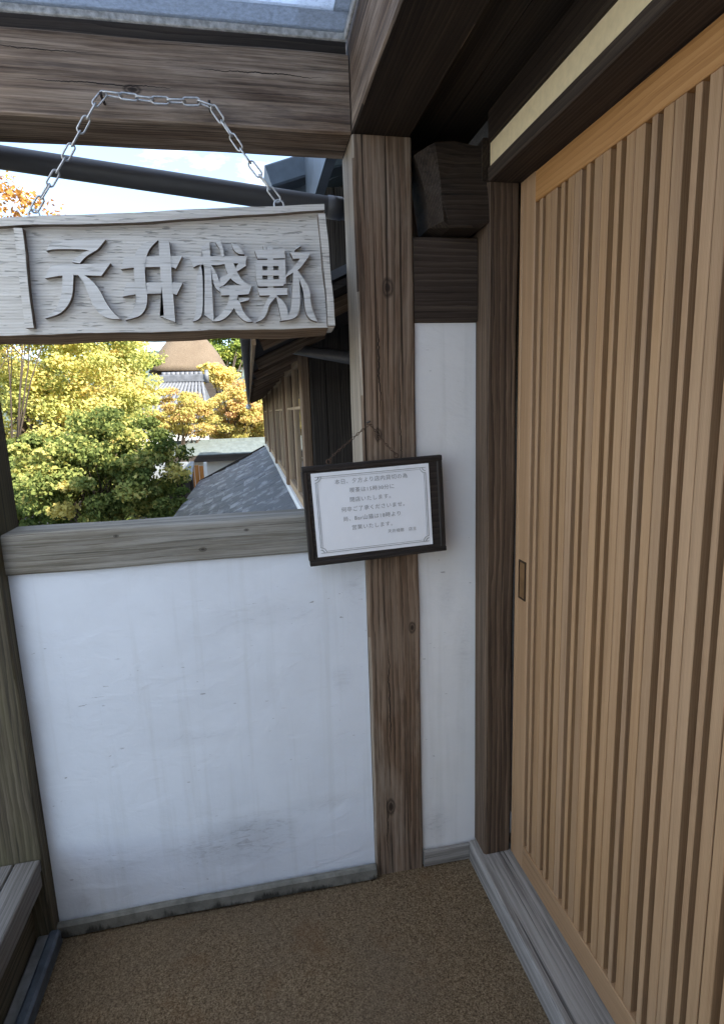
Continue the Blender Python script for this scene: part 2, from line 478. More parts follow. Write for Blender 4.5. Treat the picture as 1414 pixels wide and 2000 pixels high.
def leafmat(name, stops, trans=0.33):
    s = NT(name)
    a = s.n('ShaderNodeAttribute', attribute_name='leaf_tint')
    c = s.ramp(a.outputs['Fac'], stops)
    d = s.n('ShaderNodeBsdfDiffuse')
    t = s.n('ShaderNodeBsdfTranslucent')
    s.l(c, d.inputs['Color'])
    hs = s.n('ShaderNodeHueSaturation')
    hs.inputs['Saturation'].default_value = 1.15
    hs.inputs['Value'].default_value = 1.35
    s.l(c, hs.inputs['Color'])
    s.l(hs.outputs['Color'], t.inputs['Color'])
    mxs = s.n('ShaderNodeMixShader')
    mxs.inputs[0].default_value = trans
    s.l(d.outputs[0], mxs.inputs[1])
    s.l(t.outputs[0], mxs.inputs[2])
    s.l(mxs.outputs[0], s.out.inputs['Surface'])
    return s.m


M['leaf_yg'] = leafmat('yellow_green_maple_leaf', [(0.0, (0.21, 0.24, 0.075)), (0.35, (0.45, 0.455, 0.145)),
                                                   (0.7, (0.62, 0.56, 0.19)), (1.0, (0.66, 0.50, 0.19))])
M['leaf_or'] = leafmat('orange_maple_leaf', [(0.0, (0.37, 0.35, 0.11)), (0.35, (0.53, 0.43, 0.15)),
                                             (0.7, (0.54, 0.35, 0.155)), (1.0, (0.43, 0.24, 0.14))])
M['leaf_gr'] = leafmat('green_bush_leaf', [(0.0, (0.08, 0.11, 0.035)), (0.4, (0.20, 0.24, 0.075)),
                                           (0.75, (0.37, 0.38, 0.12)), (1.0, (0.55, 0.47, 0.16))])
M['leaf_far'] = leafmat('far_green_leaf', [(0.0, (0.10, 0.15, 0.04)), (0.5, (0.22, 0.28, 0.07)),
                                           (1.0, (0.42, 0.40, 0.09))])
M['leaf_rd'] = leafmat('russet_leaf', [(0.0, (0.20, 0.12, 0.05)), (0.5, (0.40, 0.20, 0.07)),
                                       (1.0, (0.52, 0.32, 0.09))])


# ------------------------------------------------------------------ builders
def root(name, label, cat, loc=(0, 0, 0), group=None):
    o = bpy.data.objects.new(name, None)
    COL.objects.link(o)
    o.empty_display_size = 0.1
    o.location = loc
    tag(o, label, cat, group)
    return o


def tag(o, label, cat, group=None):
    o['label'] = label
    o['category'] = cat
    if group:
        o['group'] = group
    return o


def link(name, me, mat=None, parent=None, loc=None, rot=None):
    o = bpy.data.objects.new(name, me)
    COL.objects.link(o)
    if mat is not None and not me.materials:
        me.materials.append(mat)
    if loc is not None:
        o.location = loc
    if rot is not None:
        o.rotation_euler = rot
    if parent is not None:
        o.parent = parent
        off = Vector((0, 0, 0))
        p = parent
        while p is not None:                     # parents carry no rotation here
            off += p.location
            p = p.parent
        o.location = Vector(o.location) - off
    return o


def timber_mesh(L, a, b, bev=0.004, jit=0.0008, seg=10, seed=0, taper=0.0):
    """a timber along local X with eased edges and slightly uneven faces"""
    r = random.Random(seed)
    bev = min(bev, a * 0.3, b * 0.3)
    prof = [(-a / 2 + bev, -b / 2), (a / 2 - bev, -b / 2), (a / 2, -b / 2 + bev), (a / 2, b / 2 - bev),
            (a / 2 - bev, b / 2), (-a / 2 + bev, b / 2), (-a / 2, b / 2 - bev), (-a / 2, -b / 2 + bev)]
    n = max(1, seg)
    vs, fs = [], []
    off = Vector((r.uniform(0, 50), r.uniform(0, 50), r.uniform(0, 50)))
    for i in range(n + 1):
        x = -L / 2 + L * i / n
        for k, (y, z) in enumerate(prof):
            q = mnoise.noise_vector(off + Vector((x * 4, y * 9, z * 9))) * jit * 1.6 if jit else Vector()
            vs.append((x, y + q.y, z + q.z))
    for i in range(n):
        for k in range(8):
            k2 = (k + 1) % 8
            fs.append((i * 8 + k, i * 8 + k2, i * 8 + 8 + k2, i * 8 + 8 + k))
    fs.append(tuple(range(7, -1, -1)))
    fs.append(tuple(n * 8 + k for k in range(8)))
    me = bpy.data.meshes.new('timber')
    me.from_pydata(vs, [], fs)
    bm = bmesh.new()
    bm.from_mesh(me)
    bmesh.ops.recalc_face_normals(bm, faces=bm.faces)
    bm.to_mesh(me)
    bm.free()
    return me


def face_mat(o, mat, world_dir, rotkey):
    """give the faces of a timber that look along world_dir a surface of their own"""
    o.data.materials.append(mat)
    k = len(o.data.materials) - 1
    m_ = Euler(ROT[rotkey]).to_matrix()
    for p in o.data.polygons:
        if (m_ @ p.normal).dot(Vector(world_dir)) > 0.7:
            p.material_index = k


ROT = {'X': (0, 0, 0), 'Y': (0, 0, math.pi / 2), 'Z': (0, -math.pi / 2, 0)}
SEED = [0]


def beam(name, mat, parent, x0, x1, y0, y1, z0, z1, axis='X', bev=0.004, jit=0.0008, seg=10):
    dx, dy, dz = x1 - x0, y1 - y0, z1 - z0
    L, a, b = {'X': (dx, dy, dz), 'Y': (dy, dx, dz), 'Z': (dz, dy, dx)}[axis]
    SEED[0] += 1
    me = timber_mesh(L, a, b, bev, jit, seg, SEED[0])
    return link(name, me, mat, parent, ((x0 + x1) / 2, (y0 + y1) / 2, (z0 + z1) / 2), ROT[axis])


def bar(name, mat, parent, p, q, a, b, bev=0.003, jit=0.0, seg=2):
    """a timber from p to q; a across (horizontal), b deep"""
    p, q = Vector(p), Vector(q)
    d = q - p
    SEED[0] += 1
    me = timber_mesh(d.length, a, b, bev, jit, seg, SEED[0])
    return link(name, me, mat, parent, (p + q) / 2, d.to_track_quat('X', 'Z').to_euler())


def box(name, mat, parent, x0, x1, y0, y1, z0, z1):
    c = Vector(((x0 + x1) / 2, (y0 + y1) / 2, (z0 + z1) / 2))
    vs = [(x - c.x, y - c.y, z - c.z) for x in (x0, x1) for y in (y0, y1) for z in (z0, z1)]
    fs = [(0, 1, 3, 2), (4, 6, 7, 5), (0, 4, 5, 1), (2, 3, 7, 6), (0, 2, 6, 4), (1, 5, 7, 3)]
    me = bpy.data.meshes.new(name)
    me.from_pydata(vs, [], fs)
    return link(name, me, mat, parent, c)


def poly_prism(polys, z0s, z1s, side=0):
    """closed prisms from (x, z) outlines, front at y0, back at y1"""
    bm = bmesh.new()
    for pl, a, b in zip(polys, z0s, z1s):
        f = [bm.verts.new((x, a, z)) for x, z in pl]
        g = [bm.verts.new((x, b, z)) for x, z in pl]
        n = len(pl)
        ff = [bm.faces.new(f), bm.faces.new(list(reversed(g)))]
        for i in range(n):
            bm.faces.new((f[i], g[i], g[(i + 1) % n], f[(i + 1) % n])).material_index = side
        bmesh.ops.triangulate(bm, faces=ff)
    bmesh.ops.recalc_face_normals(bm, faces=bm.faces)
    me = bpy.data.meshes.new('prism')
    bm.to_mesh(me)
    bm.free()
    return me


def tube_mesh(paths, seg=8, closed=False, smooth=True):
    """paths: list of (points, radii) joined in one mesh"""
    vs, fs = [], []
    for pts, rad in paths:
        pts = [Vector(p) for p in pts]
        n = len(pts)
        if not hasattr(rad, '__len__'):
            rad = [rad] * n
        b0 = len(vs)
        up = None
        for i, p in enumerate(pts):
            if closed:
                t = pts[(i + 1) % n] - pts[i - 1]
            else:
                t = pts[min(i + 1, n - 1)] - pts[max(i - 1, 0)]
            t.normalize()
            if up is None:
                up = Vector((0, 0, 1)) if abs(t.z) < 0.9 else Vector((1, 0, 0))
            s_ = t.cross(up).normalized()
            up = s_.cross(t).normalized()
            for k in range(seg):
                an = 2 * math.pi * k / seg
                vs.append(p + (s_ * math.cos(an) + up * math.sin(an)) * rad[i])
        m_ = n if closed else n - 1
        for i in range(m_):
            j = (i + 1) % n
            for k in range(seg):
                k2 = (k + 1) % seg
                fs.append((b0 + i * seg + k, b0 + i * seg + k2, b0 + j * seg + k2, b0 + j * seg + k))
        if not closed:
            fs.append(tuple(b0 + k for k in range(seg - 1, -1, -1)))
            fs.append(tuple(b0 + (n - 1) * seg + k for k in range(seg)))
    me = bpy.data.meshes.new('tube')
    me.from_pydata([tuple(v) for v in vs], [], fs)
    if smooth:
        me.polygons.foreach_set('use_smooth', [True] * len(me.polygons))
    return me


def structure(o, kind='structure'):
    o['kind'] = kind
    return o


# ------------------------------------------------------------------ ground, floor, hills
def grid_mesh(x0, x1, y0, y1, nx, ny, fz):
    vs = [(x0 + (x1 - x0) * i / nx, y0 + (y1 - y0) * j / ny, 0) for j in range(ny + 1) for i in range(nx + 1)]
    vs = [(x, y, fz(x, y)) for x, y, _ in vs]
    fs = [(j * (nx + 1) + i, j * (nx + 1) + i + 1, (j + 1) * (nx + 1) + i + 1, (j + 1) * (nx + 1) + i)
          for j in range(ny) for i in range(nx)]
    me = bpy.data.meshes.new('grid')
    me.from_pydata(vs, [], fs)
    me.polygons.foreach_set('use_smooth', [True] * len(fs))
    return me


structure(link('ground', grid_mesh(-600, 600, -300, 900, 60, 60,
                                   lambda x, y: -1.6 + 0.05 * mnoise.noise(Vector((x * .3, y * .3, 0)))), M['ground']))
structure(box('floor', M['floor'], None, -0.86, 0.289, -4.0, 0.012, -0.25, 0.0))
structure(box('bounce_terrace', M['bounce_gravel'], None, -9.0, 3.0, -6.0, 0.2, -1.7, -0.03))  # unseen ground, widened and made pale to bounce light onto the plaster


def hill_z(x, y):
    e = math.exp(-((y - 420) / 130) ** 2)
    return -6 + e * (48 + 16 * mnoise.noise(Vector((x * .006, 3, 1))) + 5 * mnoise.noise(Vector((x * .04, y * .03, 0))))


structure(link('hills', grid_mesh(-700, 700, 200, 700, 120, 50, hill_z), M['hill']))

# ------------------------------------------------------------------ front wall under the opening
wl = root('plaster_wall', 'white plastered half wall with scuffed lower part, below the grey sill rail', 'wall', (-0.436, 0, 0))
box('plaster_panel', M['plaster'], wl, -0.873, -0.002, 0.010, 0.10, 0.0, 1.03)
beam('rail', M['rail'], wl, -0.8705, -0.003, -0.004, 0.108, 1.004, 1.104, 'X', 0.005, 0.0018, 22)
beam('skirting', M['skirt'], wl, -0.872, -0.003, -0.016, 0.006, 0.001, 0.044, 'X', 0.006, 0.003, 26)

nw = root('narrow_wall', 'narrow white plaster panel between the brown post and the dark door jamb', 'wall', (0.229, 0, 0))
box('plaster_panel', M['plaster2'], nw, 0.1455, 0.3125, 0.010, 0.10, 0.0, 1.578)
beam('skirting', M['sill'], nw, 0.146, 0.289, -0.006, 0.006, 0.001, 0.056, 'X', 0.004, 0.001, 6)
beam('tie_beam', M['dark2'], nw, 0.1455, 0.3125, 0.0, 0.10, 1.579, 1.782, 'X', 0.004, 0.001, 6)

# rough beam end above the tie beam
bm = bmesh.new()
front = [(0.172, 1.964), (0.185, 1.969), (0.230, 1.974), (0.285, 1.971), (0.318, 1.966), (0.320, 1.80), (0.300, 1.789),
         (0.22, 1.786), (0.206, 1.80), (0.203, 1.85), (0.196, 1.89), (0.188, 1.92), (0.178, 1.945)]
vf = [bm.verts.new((x + 0.004 * math.sin(37 * z), -0.055 + 0.006 * math.sin(40 * x + 30 * z), z)) for x, z in front]
vb = [bm.verts.new((x - (0.022 if x < 0.21 else 0), 0.0, z)) for x, z in front]
vc = [bm.verts.new((x - (0.022 if x < 0.21 else 0), 0.16, z)) for x, z in front]
bm.faces.new(vf)
n = len(front)
for A_, B_ in ((vf, vb), (vb, vc)):
    for i in range(n):
        bm.faces.new((A_[i], B_[i], B_[(i + 1) % n], A_[(i + 1) % n]))
bmesh.ops.recalc_face_normals(bm, faces=bm.faces)
me = bpy.data.meshes.new('beam_end')
bm.to_mesh(me)
bm.free()
be = link('log_beam', me, M['dark'])
tag(be, 'rough hewn dark beam end jutting out above the tie beam beside the brown post', 'beam')
bt = bar('batten', M['jamb'], None, (0.148, 0.05, 1.90), (0.166, 0.05, 1.786), 0.02, 0.012)
tag(bt, 'thin slanting batten in the dark gap between the post and the rough beam end', 'batten')
bk = box('gable_boarding', M['dark'], None, 0.1455, 0.5, 0.17, 0.19, 1.785, 2.05)
tag(bk, 'black boarding deep in the gap behind the rough beam end', 'boarding')

# ------------------------------------------------------------------ posts
mp_ = root('timber_post', 'weathered brown square post in the wall corner, carrying the hanging notice', 'post', (0.072, 0.07, 0))
po = beam('shaft', M['post'], mp_, 0.0, 0.144, 0.0, 0.15, 0.0, 2.002, 'Z', 0.005, 0.0022, 40)
face_mat(po, M['post_lit'], (-1, 0, 0), 'Z')  # lit left side painted as a paler timber
link('nail', tube_mesh([([(0.014, 0.004, 1.332), (0.014, -0.035, 1.336)], 0.0022)], 6), M['nail'], mp_, (0, 0, 0))
lp = root('timber_post', 'mossy greyish post at the left end of the half wall, behind the low bench', 'post', (-0.945, 0.05, 0))
beam('shaft', M['mossy'], lp, -1.017, -0.873, -0.029, 0.118, -0.02, 2.16, 'Z', 0.004, 0.002, 40)
jp = beam('door_jamb', M['jamb'], None, 0.314, 0.396, -0.060, 0.09, 0.0585, 1.889, 'Z', 0.006, 0.002, 36)
tag(jp, 'dark brown upright jamb between the narrow plaster panel and the slatted door', 'door jamb')

# ------------------------------------------------------------------ beams over the opening
cb = root('cross_beam', 'thick weathered beam across the top of the opening, with the chain hooked on it', 'beam', (-0.6, 0.07, 2.003))
beam('timber', M['beam'], cb, -1.8, -0.003, 0.0, 0.137, 2.003, 2.167, 'X', 0.004, 0.0022, 36)
for hx, hz in ((-0.541, 2.040), (-0.320, 2.038)):
    link('hook', tube_mesh([([(hx, 0.006, hz - 0.006), (hx, -0.026, hz - 0.006), (hx, -0.033, hz - 0.005), (hx, -0.036, hz - 0.001)], 0.003)], 7),
         M['nail'], cb, (0, 0, 0))
ob = beam('overhead_beam', M['beam'], None, 0.0, 0.1435, -2.6, 0.15, 2.004, 2.27, 'Y', 0.004, 0.0022, 40)
face_mat(ob, M['dark'], (0, 0, -1), 'Y')  # underside shade put into the colour as a darker timber
tag(ob, 'long beam resting on the brown post and running forward overhead', 'beam')

# ------------------------------------------------------------------ glass canopy
gc = root('glass_canopy', 'frosted glass canopy in a speckled grey frame above the thick cross beam', 'canopy', (-0.8, -1.0, 2.2))
beam('frame_bar', M['frame'], gc, -2.2, -0.006, -0.012, -0.002, 2.190, 2.212, 'X', 0.002, 0, 2)
beam('frame_bar', M['frame'], gc, -0.014, -0.006, -2.4, -0.0125, 2.190, 2.212, 'Y', 0.002, 0, 2)
beam('frame_bar', M['frame'], gc, -1.14, -1.11, -2.4, -0.0125, 2.178, 2.202, 'Y', 0.003, 0, 2)
box('glass_pane', M['canopy'], gc, -2.2, -0.048, -2.4, -0.0805, 2.203, 2.209)
box('mossy_margin', M['canopy_dirty'], gc, -2.2, -0.0145, -0.080, -0.0125, 2.203, 2.209)
box('mossy_margin', M['canopy_dirty'], gc, -0.0475, -0.0145, -2.4, -0.0805, 2.203, 2.209)
beam('closing_board', M['fardark'], gc, -2.2, -0.006, 0.012, 0.034, 2.168, 2.215, 'X', 0.002, 0, 4)

# ------------------------------------------------------------------ ceiling and door head
ce = root('porch_ceiling', 'dark boarded ceiling over the door, right of the overhead beam', 'ceiling', (0.24, -1.2, 2.05))
for i in range(2):
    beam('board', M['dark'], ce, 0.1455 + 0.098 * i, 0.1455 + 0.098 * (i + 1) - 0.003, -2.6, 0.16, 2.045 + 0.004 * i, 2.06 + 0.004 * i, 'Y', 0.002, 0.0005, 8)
dh = root('door_head', 'dark timber door head with a buff plaster strip above the slatted door', 'door head', (0.4, -1.0, 1.9))
beam('lintel', M['dark2'], dh, 0.314, 0.50, -2.6, -0.0605, 1.8905, 1.922, 'Y', 0.003, 0.0008, 16)
beam('lintel', M['dark'], dh, 0.3, 0.50, -0.0585, 0.10, 1.8905, 1.985, 'Y', 0.003, 0.0008, 3)
box('plaster_strip', M['buff'], dh, 0.318, 0.50, -2.6, -0.062, 1.923, 1.972)
beam('cover_board', M['dark'], dh, 0.311, 0.50, -2.6, -0.062, 1.973, 2.043, 'Y', 0.004, 0.001, 16)

ew = root('bounce_wall', 'added unseen white wall behind the camera, bouncing light into the porch', 'wall', (-0.9, -2.4, 0))
box('plaster_panel', M['farplaster'], ew, -1.9, 0.5, -2.50, -2.40, 0.1, 2.6)  # added out of view: blocks light from behind and bounces fill
beam('skirting', M['sill'], ew, -1.9, 0.289, -2.52, -2.385, -0.03, 0.098, 'X', 0.004, 0.001, 4)

# ------------------------------------------------------------------ door sill
ds = beam('door_sill', M['sill'], None, 0.290, 0.52, -2.6, 0.004, -0.03, 0.058, 'Y', 0.007, 0.0016, 36)
tag(ds, 'worn grey timber sill along the foot of the slatted door', 'door sill')

# ------------------------------------------------------------------ sliding door
XD = 0.397


def sliding_door(x, y_far, y_near, label):
    d = root('sliding_door', label, 'door', (x + 0.017, (y_far + y_near) / 2, 0.0585), 'slatted sliding doors')
    T = 0.048
    beam('stile', M['cedar'], d, x, x + T, y_far - 0.0125, y_far, 0.0595, 1.8885, 'Z', 0.002, 0.0002, 6)
    beam('stile', M['cedar'], d, x, x + T, y_far - 0.0745, y_far - 0.0140, 0.0595, 1.8885, 'Z', 0.002, 0.0002, 6)
    beam('stile', M['cedar'], d, x, x + T, y_near, y_near + 0.07, 0.0595, 1.8885, 'Z', 0.002, 0.0002, 6)
    beam('top_rail', M['cedar_top'], d, x, x + T, y_near + 0.0705, y_far - 0.075, 1.822, 1.8885, 'Y', 0.002, 0.0002, 6)
    beam('bottom_rail', M['cedar'], d, x, x + T, y_near + 0.0705, y_far - 0.075, 0.0595, 0.134, 'Y', 0.002, 0.0002, 6)
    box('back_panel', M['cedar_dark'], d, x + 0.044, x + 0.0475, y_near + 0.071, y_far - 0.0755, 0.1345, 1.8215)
    wide = timber_mesh(1.6875, 0.0232, 0.040, 0.0012, 0.0002, 4, 501)
    narrow = timber_mesh(1.6875, 0.0135, 0.040, 0.0012, 0.0002, 4, 502)
    zc = (0.1345 + 1.8215) / 2
    k = 0
    while True:
        y = y_far - 0.0875 - 0.0931 * k          # far edge of a narrow slat
        if y - 0.1 < y_near + 0.07:
            break
        for me, off in ((narrow, 0.0075), (wide, 0.0396), (wide, 0.0650)):
            # local a (y extent) runs along world y, b along x
            link('slat', me, M['cedar'], d, (x + 0.0235 + rnd.uniform(-0.0005, 0.0005), y - off + rnd.uniform(-0.0006, 0.0006), zc),
                 (0, -math.pi / 2, 0))
        k += 1
    hz0, hz1, hy0, hy1 = 0.860, 0.957, y_far - 0.031, y_far - 0.060
    h = box('handle', M['cedar_recess_shade'], d, x - 0.0012, x + 0.004, hy1, hy0, hz0, hz1)  # plate is not sunk; the recess shade is in its colour
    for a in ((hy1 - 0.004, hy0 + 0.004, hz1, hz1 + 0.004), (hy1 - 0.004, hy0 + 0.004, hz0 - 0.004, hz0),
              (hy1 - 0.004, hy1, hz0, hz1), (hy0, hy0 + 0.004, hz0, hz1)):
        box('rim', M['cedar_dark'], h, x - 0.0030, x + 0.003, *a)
    return d


sliding_door(XD, -0.060, -0.990, 'tan cedar sliding door of close upright slats with a sunk handle')
sliding_door(XD + 0.054, -0.930, -1.86, 'slatted cedar door leaf behind the near edge of the first one')

# ------------------------------------------------------------------ hanging name board
CHARS = [[[(-0.679,1.719),(-0.665,1.74),(-0.569,1.743),(-0.558,1.744),(-0.579,1.72),(-0.591,1.72),(-0.601,1.724),(-0.668,1.723)],[(-0.601,1.722),(-0.631,1.698),(-0.615,1.695),(-0.603,1.708),(-0.583,1.72)],[(-0.688,1.664),(-0.673,1.691),(-0.553,1.696),(-0.574,1.67),(-0.612,1.671),(-0.651,1.671)],[(-0.652,1.672),(-0.63,1.673),(-0.635,1.639),(-0.64,1.622),(-0.652,1.604),(-0.669,1.59),(-0.698,1.582),(-0.677,1.597),(-0.664,1.617),(-0.655,1.644)],[(-0.622,1.672),(-0.607,1.672),(-0.588,1.653),(-0.578,1.635),(-0.57,1.613),(-0.558,1.594),(-0.544,1.58),(-0.564,1.58),(-0.584,1.588),(-0.595,1.604),(-0.603,1.624),(-0.608,1.648),(-0.614,1.662)]],[[(-0.533,1.684),(-0.523,1.71),(-0.424,1.713),(-0.402,1.713),(-0.418,1.686),(-0.426,1.691),(-0.507,1.688)],[(-0.536,1.627),(-0.524,1.656),(-0.427,1.658),(-0.406,1.657),(-0.421,1.631),(-0.429,1.635),(-0.509,1.633)],[(-0.45,1.745),(-0.468,1.729),(-0.478,1.711),(-0.482,1.69),(-0.485,1.656),(-0.483,1.633),(-0.485,1.613),(-0.492,1.597),(-0.505,1.585),(-0.535,1.578),(-0.518,1.594),(-0.508,1.617),(-0.507,1.64),(-0.506,1.685),(-0.504,1.71),(-0.49,1.732),(-0.469,1.743)],[(-0.449,1.742),(-0.427,1.744),(-0.426,1.712),(-0.427,1.69),(-0.429,1.656),(-0.428,1.631),(-0.429,1.573),(-0.461,1.586),(-0.452,1.587),(-0.451,1.631),(-0.452,1.659),(-0.451,1.69),(-0.45,1.713)]],[[(-0.359,1.733),(-0.341,1.744),(-0.342,1.694),(-0.345,1.573),(-0.365,1.589),(-0.356,1.681)],[(-0.387,1.708),(-0.377,1.713),(-0.262,1.715),(-0.265,1.7),(-0.31,1.699),(-0.328,1.694),(-0.366,1.697),(-0.38,1.69)],[(-0.364,1.696),(-0.361,1.673),(-0.367,1.594),(-0.376,1.579),(-0.391,1.574),(-0.384,1.587),(-0.379,1.622),(-0.376,1.671)],[(-0.342,1.696),(-0.332,1.681),(-0.326,1.661),(-0.326,1.638),(-0.337,1.646),(-0.341,1.671)],[(-0.329,1.744),(-0.319,1.747),(-0.312,1.73),(-0.312,1.713),(-0.318,1.713),(-0.32,1.73)],[(-0.294,1.742),(-0.277,1.736),(-0.267,1.719),(-0.281,1.719),(-0.291,1.729)],[(-0.265,1.7),(-0.265,1.694),(-0.285,1.682),(-0.291,1.685),(-0.281,1.7)],[(-0.312,1.7),(-0.292,1.699),(-0.283,1.674),(-0.27,1.657),(-0.254,1.653),(-0.28,1.651),(-0.3,1.664),(-0.309,1.681)],[(-0.285,1.685),(-0.299,1.68),(-0.324,1.668),(-0.327,1.648),(-0.317,1.651),(-0.297,1.671)],[(-0.324,1.63),(-0.326,1.646),(-0.314,1.652),(-0.254,1.652),(-0.263,1.633),(-0.284,1.631),(-0.306,1.631)],[(-0.284,1.615),(-0.287,1.625),(-0.262,1.625),(-0.264,1.62)],[(-0.305,1.634),(-0.286,1.634),(-0.294,1.607),(-0.313,1.584),(-0.332,1.574),(-0.349,1.574),(-0.331,1.587),(-0.312,1.607)],[(-0.298,1.622),(-0.285,1.619),(-0.277,1.591),(-0.258,1.573),(-0.275,1.572),(-0.292,1.589),(-0.299,1.604)]],[[(-0.244,1.728),(-0.234,1.73),(-0.176,1.731),(-0.176,1.712),(-0.238,1.71)],[(-0.215,1.737),(-0.202,1.737),(-0.207,1.632),(-0.22,1.632)],[(-0.225,1.738),(-0.219,1.737),(-0.219,1.727),(-0.223,1.729)],[(-0.241,1.707),(-0.176,1.709),(-0.177,1.695),(-0.243,1.694)],[(-0.244,1.699),(-0.228,1.697),(-0.231,1.652),(-0.241,1.651),(-0.245,1.669)],[(-0.192,1.697),(-0.176,1.708),(-0.177,1.657),(-0.193,1.651)],[(-0.23,1.685),(-0.191,1.686),(-0.191,1.674),(-0.231,1.674)],[(-0.241,1.665),(-0.177,1.666),(-0.184,1.651),(-0.239,1.65)],[(-0.242,1.646),(-0.175,1.647),(-0.175,1.632),(-0.238,1.63),(-0.241,1.637)],[(-0.212,1.634),(-0.198,1.63),(-0.218,1.612),(-0.224,1.591),(-0.236,1.576),(-0.251,1.572),(-0.241,1.581),(-0.232,1.602),(-0.223,1.622)],[(-0.203,1.632),(-0.186,1.619),(-0.177,1.602),(-0.177,1.578),(-0.193,1.575),(-0.195,1.591),(-0.199,1.617)],[(-0.14,1.745),(-0.139,1.738),(-0.153,1.729),(-0.15,1.738)],[(-0.158,1.71),(-0.164,1.724),(-0.118,1.724),(-0.124,1.712)],[(-0.138,1.718),(-0.124,1.713),(-0.144,1.688),(-0.158,1.682),(-0.177,1.67),(-0.174,1.68),(-0.158,1.69)],[(-0.159,1.687),(-0.147,1.684),(-0.146,1.632),(-0.15,1.591),(-0.164,1.578),(-0.196,1.574),(-0.171,1.589),(-0.165,1.632)],[(-0.149,1.684),(-0.135,1.665),(-0.122,1.643),(-0.123,1.607),(-0.109,1.572),(-0.126,1.576),(-0.137,1.594),(-0.138,1.64),(-0.145,1.658)]]]
sg = root('hanging_sign', 'thick pale weathered plank sign with four raised carved characters, hung on a chain', 'sign', (-0.45, -0.02, 1.55))


def wob(x, a, f, ph):
    return a * math.sin(f * x + ph) + 0.5 * a * math.sin(2.7 * f * x + 1.3 * ph)


def outline(x0, x1, zt0, zt1, zb0, zb1, n=28, a=0.0009, seed=0):
    top = [(x0 + (x1 - x0) * i / n, zt0 + (zt1 - zt0) * i / n + wob(x0 + (x1 - x0) * i / n, a, 17, seed)) for i in range(n + 1)]
    bot = [(x0 + (x1 - x0) * i / n, zb0 + (zb1 - zb0) * i / n + wob(x0 + (x1 - x0) * i / n, a, 23, seed + 2)) for i in range(n + 1)]
    return top + bot[::-1]


def loft(layers, mat, name, parent):
    """outlines of equal length at successive y"""
    bm = bmesh.new()
    rows = [[bm.verts.new((x, y, z)) for x, z in pl] for y, pl in layers]
    for A_, B_ in zip(rows, rows[1:]):
        for i in range(len(A_)):
            j = (i + 1) % len(A_)
            f = bm.faces.new((A_[i], B_[i], B_[j], A_[j]))
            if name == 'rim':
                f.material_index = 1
    f1 = bm.faces.new(rows[0])
    f2 = bm.faces.new(list(reversed(rows[-1])))
    bmesh.ops.triangulate(bm, faces=[f1, f2])
    bmesh.ops.recalc_face_normals(bm, faces=bm.faces)
    me = bpy.data.meshes.new(name)
    bm.to_mesh(me)
    bm.free()
    me.materials.append(mat)
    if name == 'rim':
        me.materials.append(M['sign_shade'])  # shade on the rim sides put into a darker brown
    return link(name, me, None, parent, (0, 0, 0))


def resample_right(pl, n=29):
    """the right end is broken and leans outwards towards the bottom"""
    out = []
    for i, (x, z) in enumerate(pl):
        if x > -0.081:
            t = (1.83 - z) / 0.27
            x = -0.080 + 0.014 * t + 0.0009 * math.sin(55 * z)
        out.append((x, z))
    return out


S0, S1 = -0.835, -0.079
front = resample_right(outline(S0, S1, 1.774, 1.828, 1.549, 1.561, seed=1))
back = resample_right(outline(S0, S1, 1.771, 1.824, 1.546, 1.557, seed=1))
loft([(-0.042, front), (0.018, back)], M['signwood'], 'board', sg)
# raised rim strips left standing round the sunk field
n = 26
xs_ = [S0 + (-0.0815 - S0) * i / n for i in range(n + 1)]


def ztop(x):
    return 1.774 + (1.828 - 1.774) * (x - S0) / (S1 - S0) + wob(x, 0.0009, 17, 1)


sag = lambda x: 0.004 * math.sin((x + 0.72) * 6.5)
me_pts_u = [(x, ztop(x) + 0.001) for x in xs_]
me_pts_d = [(x, ztop(x) - 0.015 - (sag(x) if x > -0.72 else 0)) for x in xs_]
loft([(-0.060, me_pts_u + me_pts_d[::-1]), (-0.0415, me_pts_u + me_pts_d[::-1])], M['signwood'], 'rim', sg)
# right rim
rr = []
for k in range(13):
    z = 1.808 - (1.808 - 1.563) * k / 12
    t = (1.83 - z) / 0.27
    rr.append((-0.0805 + 0.014 * t + 0.0009 * math.sin(55 * z), z))
rl = [(x - 0.017 - 0.0007 * math.sin(30 * z), z) for x, z in rr]
loft([(-0.0595, rl + rr[::-1]), (-0.0415, rl + rr[::-1])], M['signwood'], 'rim', sg)
# divider on the left
dl = [(-0.7345 - 0.004 * k / 8 + 0.0004 * math.sin(k), 1.762 - (1.762 - 1.562) * k / 8) for k in range(9)]
dr = [(x + 0.0165 + 0.0007 * math.sin(k * 0.9), z) for k, (x, z) in enumerate(dl)]
loft([(-0.0598, dl + dr[::-1]), (-0.0415, dl + dr[::-1])], M['signwood'], 'rim', sg)
# raw split underside
raw_u = [(x, 1.5515 + 0.012 * (x - S0) / (S1 - S0) + wob(x, 0.0009, 23, 3) - 0.001) for x in xs_]
raw_f = [(x, z - 0.001 - 0.0015 * abs(math.sin(31 * x))) for x, z in raw_u]
raw_b = [(x, z - 0.012 - 0.004 * abs(math.sin(13 * x + 1))) for x, z in raw_u]
loft([(-0.041, raw_u + raw_f[::-1]), (0.022, raw_u + raw_b[::-1])], M['signraw'], 'raw_underside', sg)


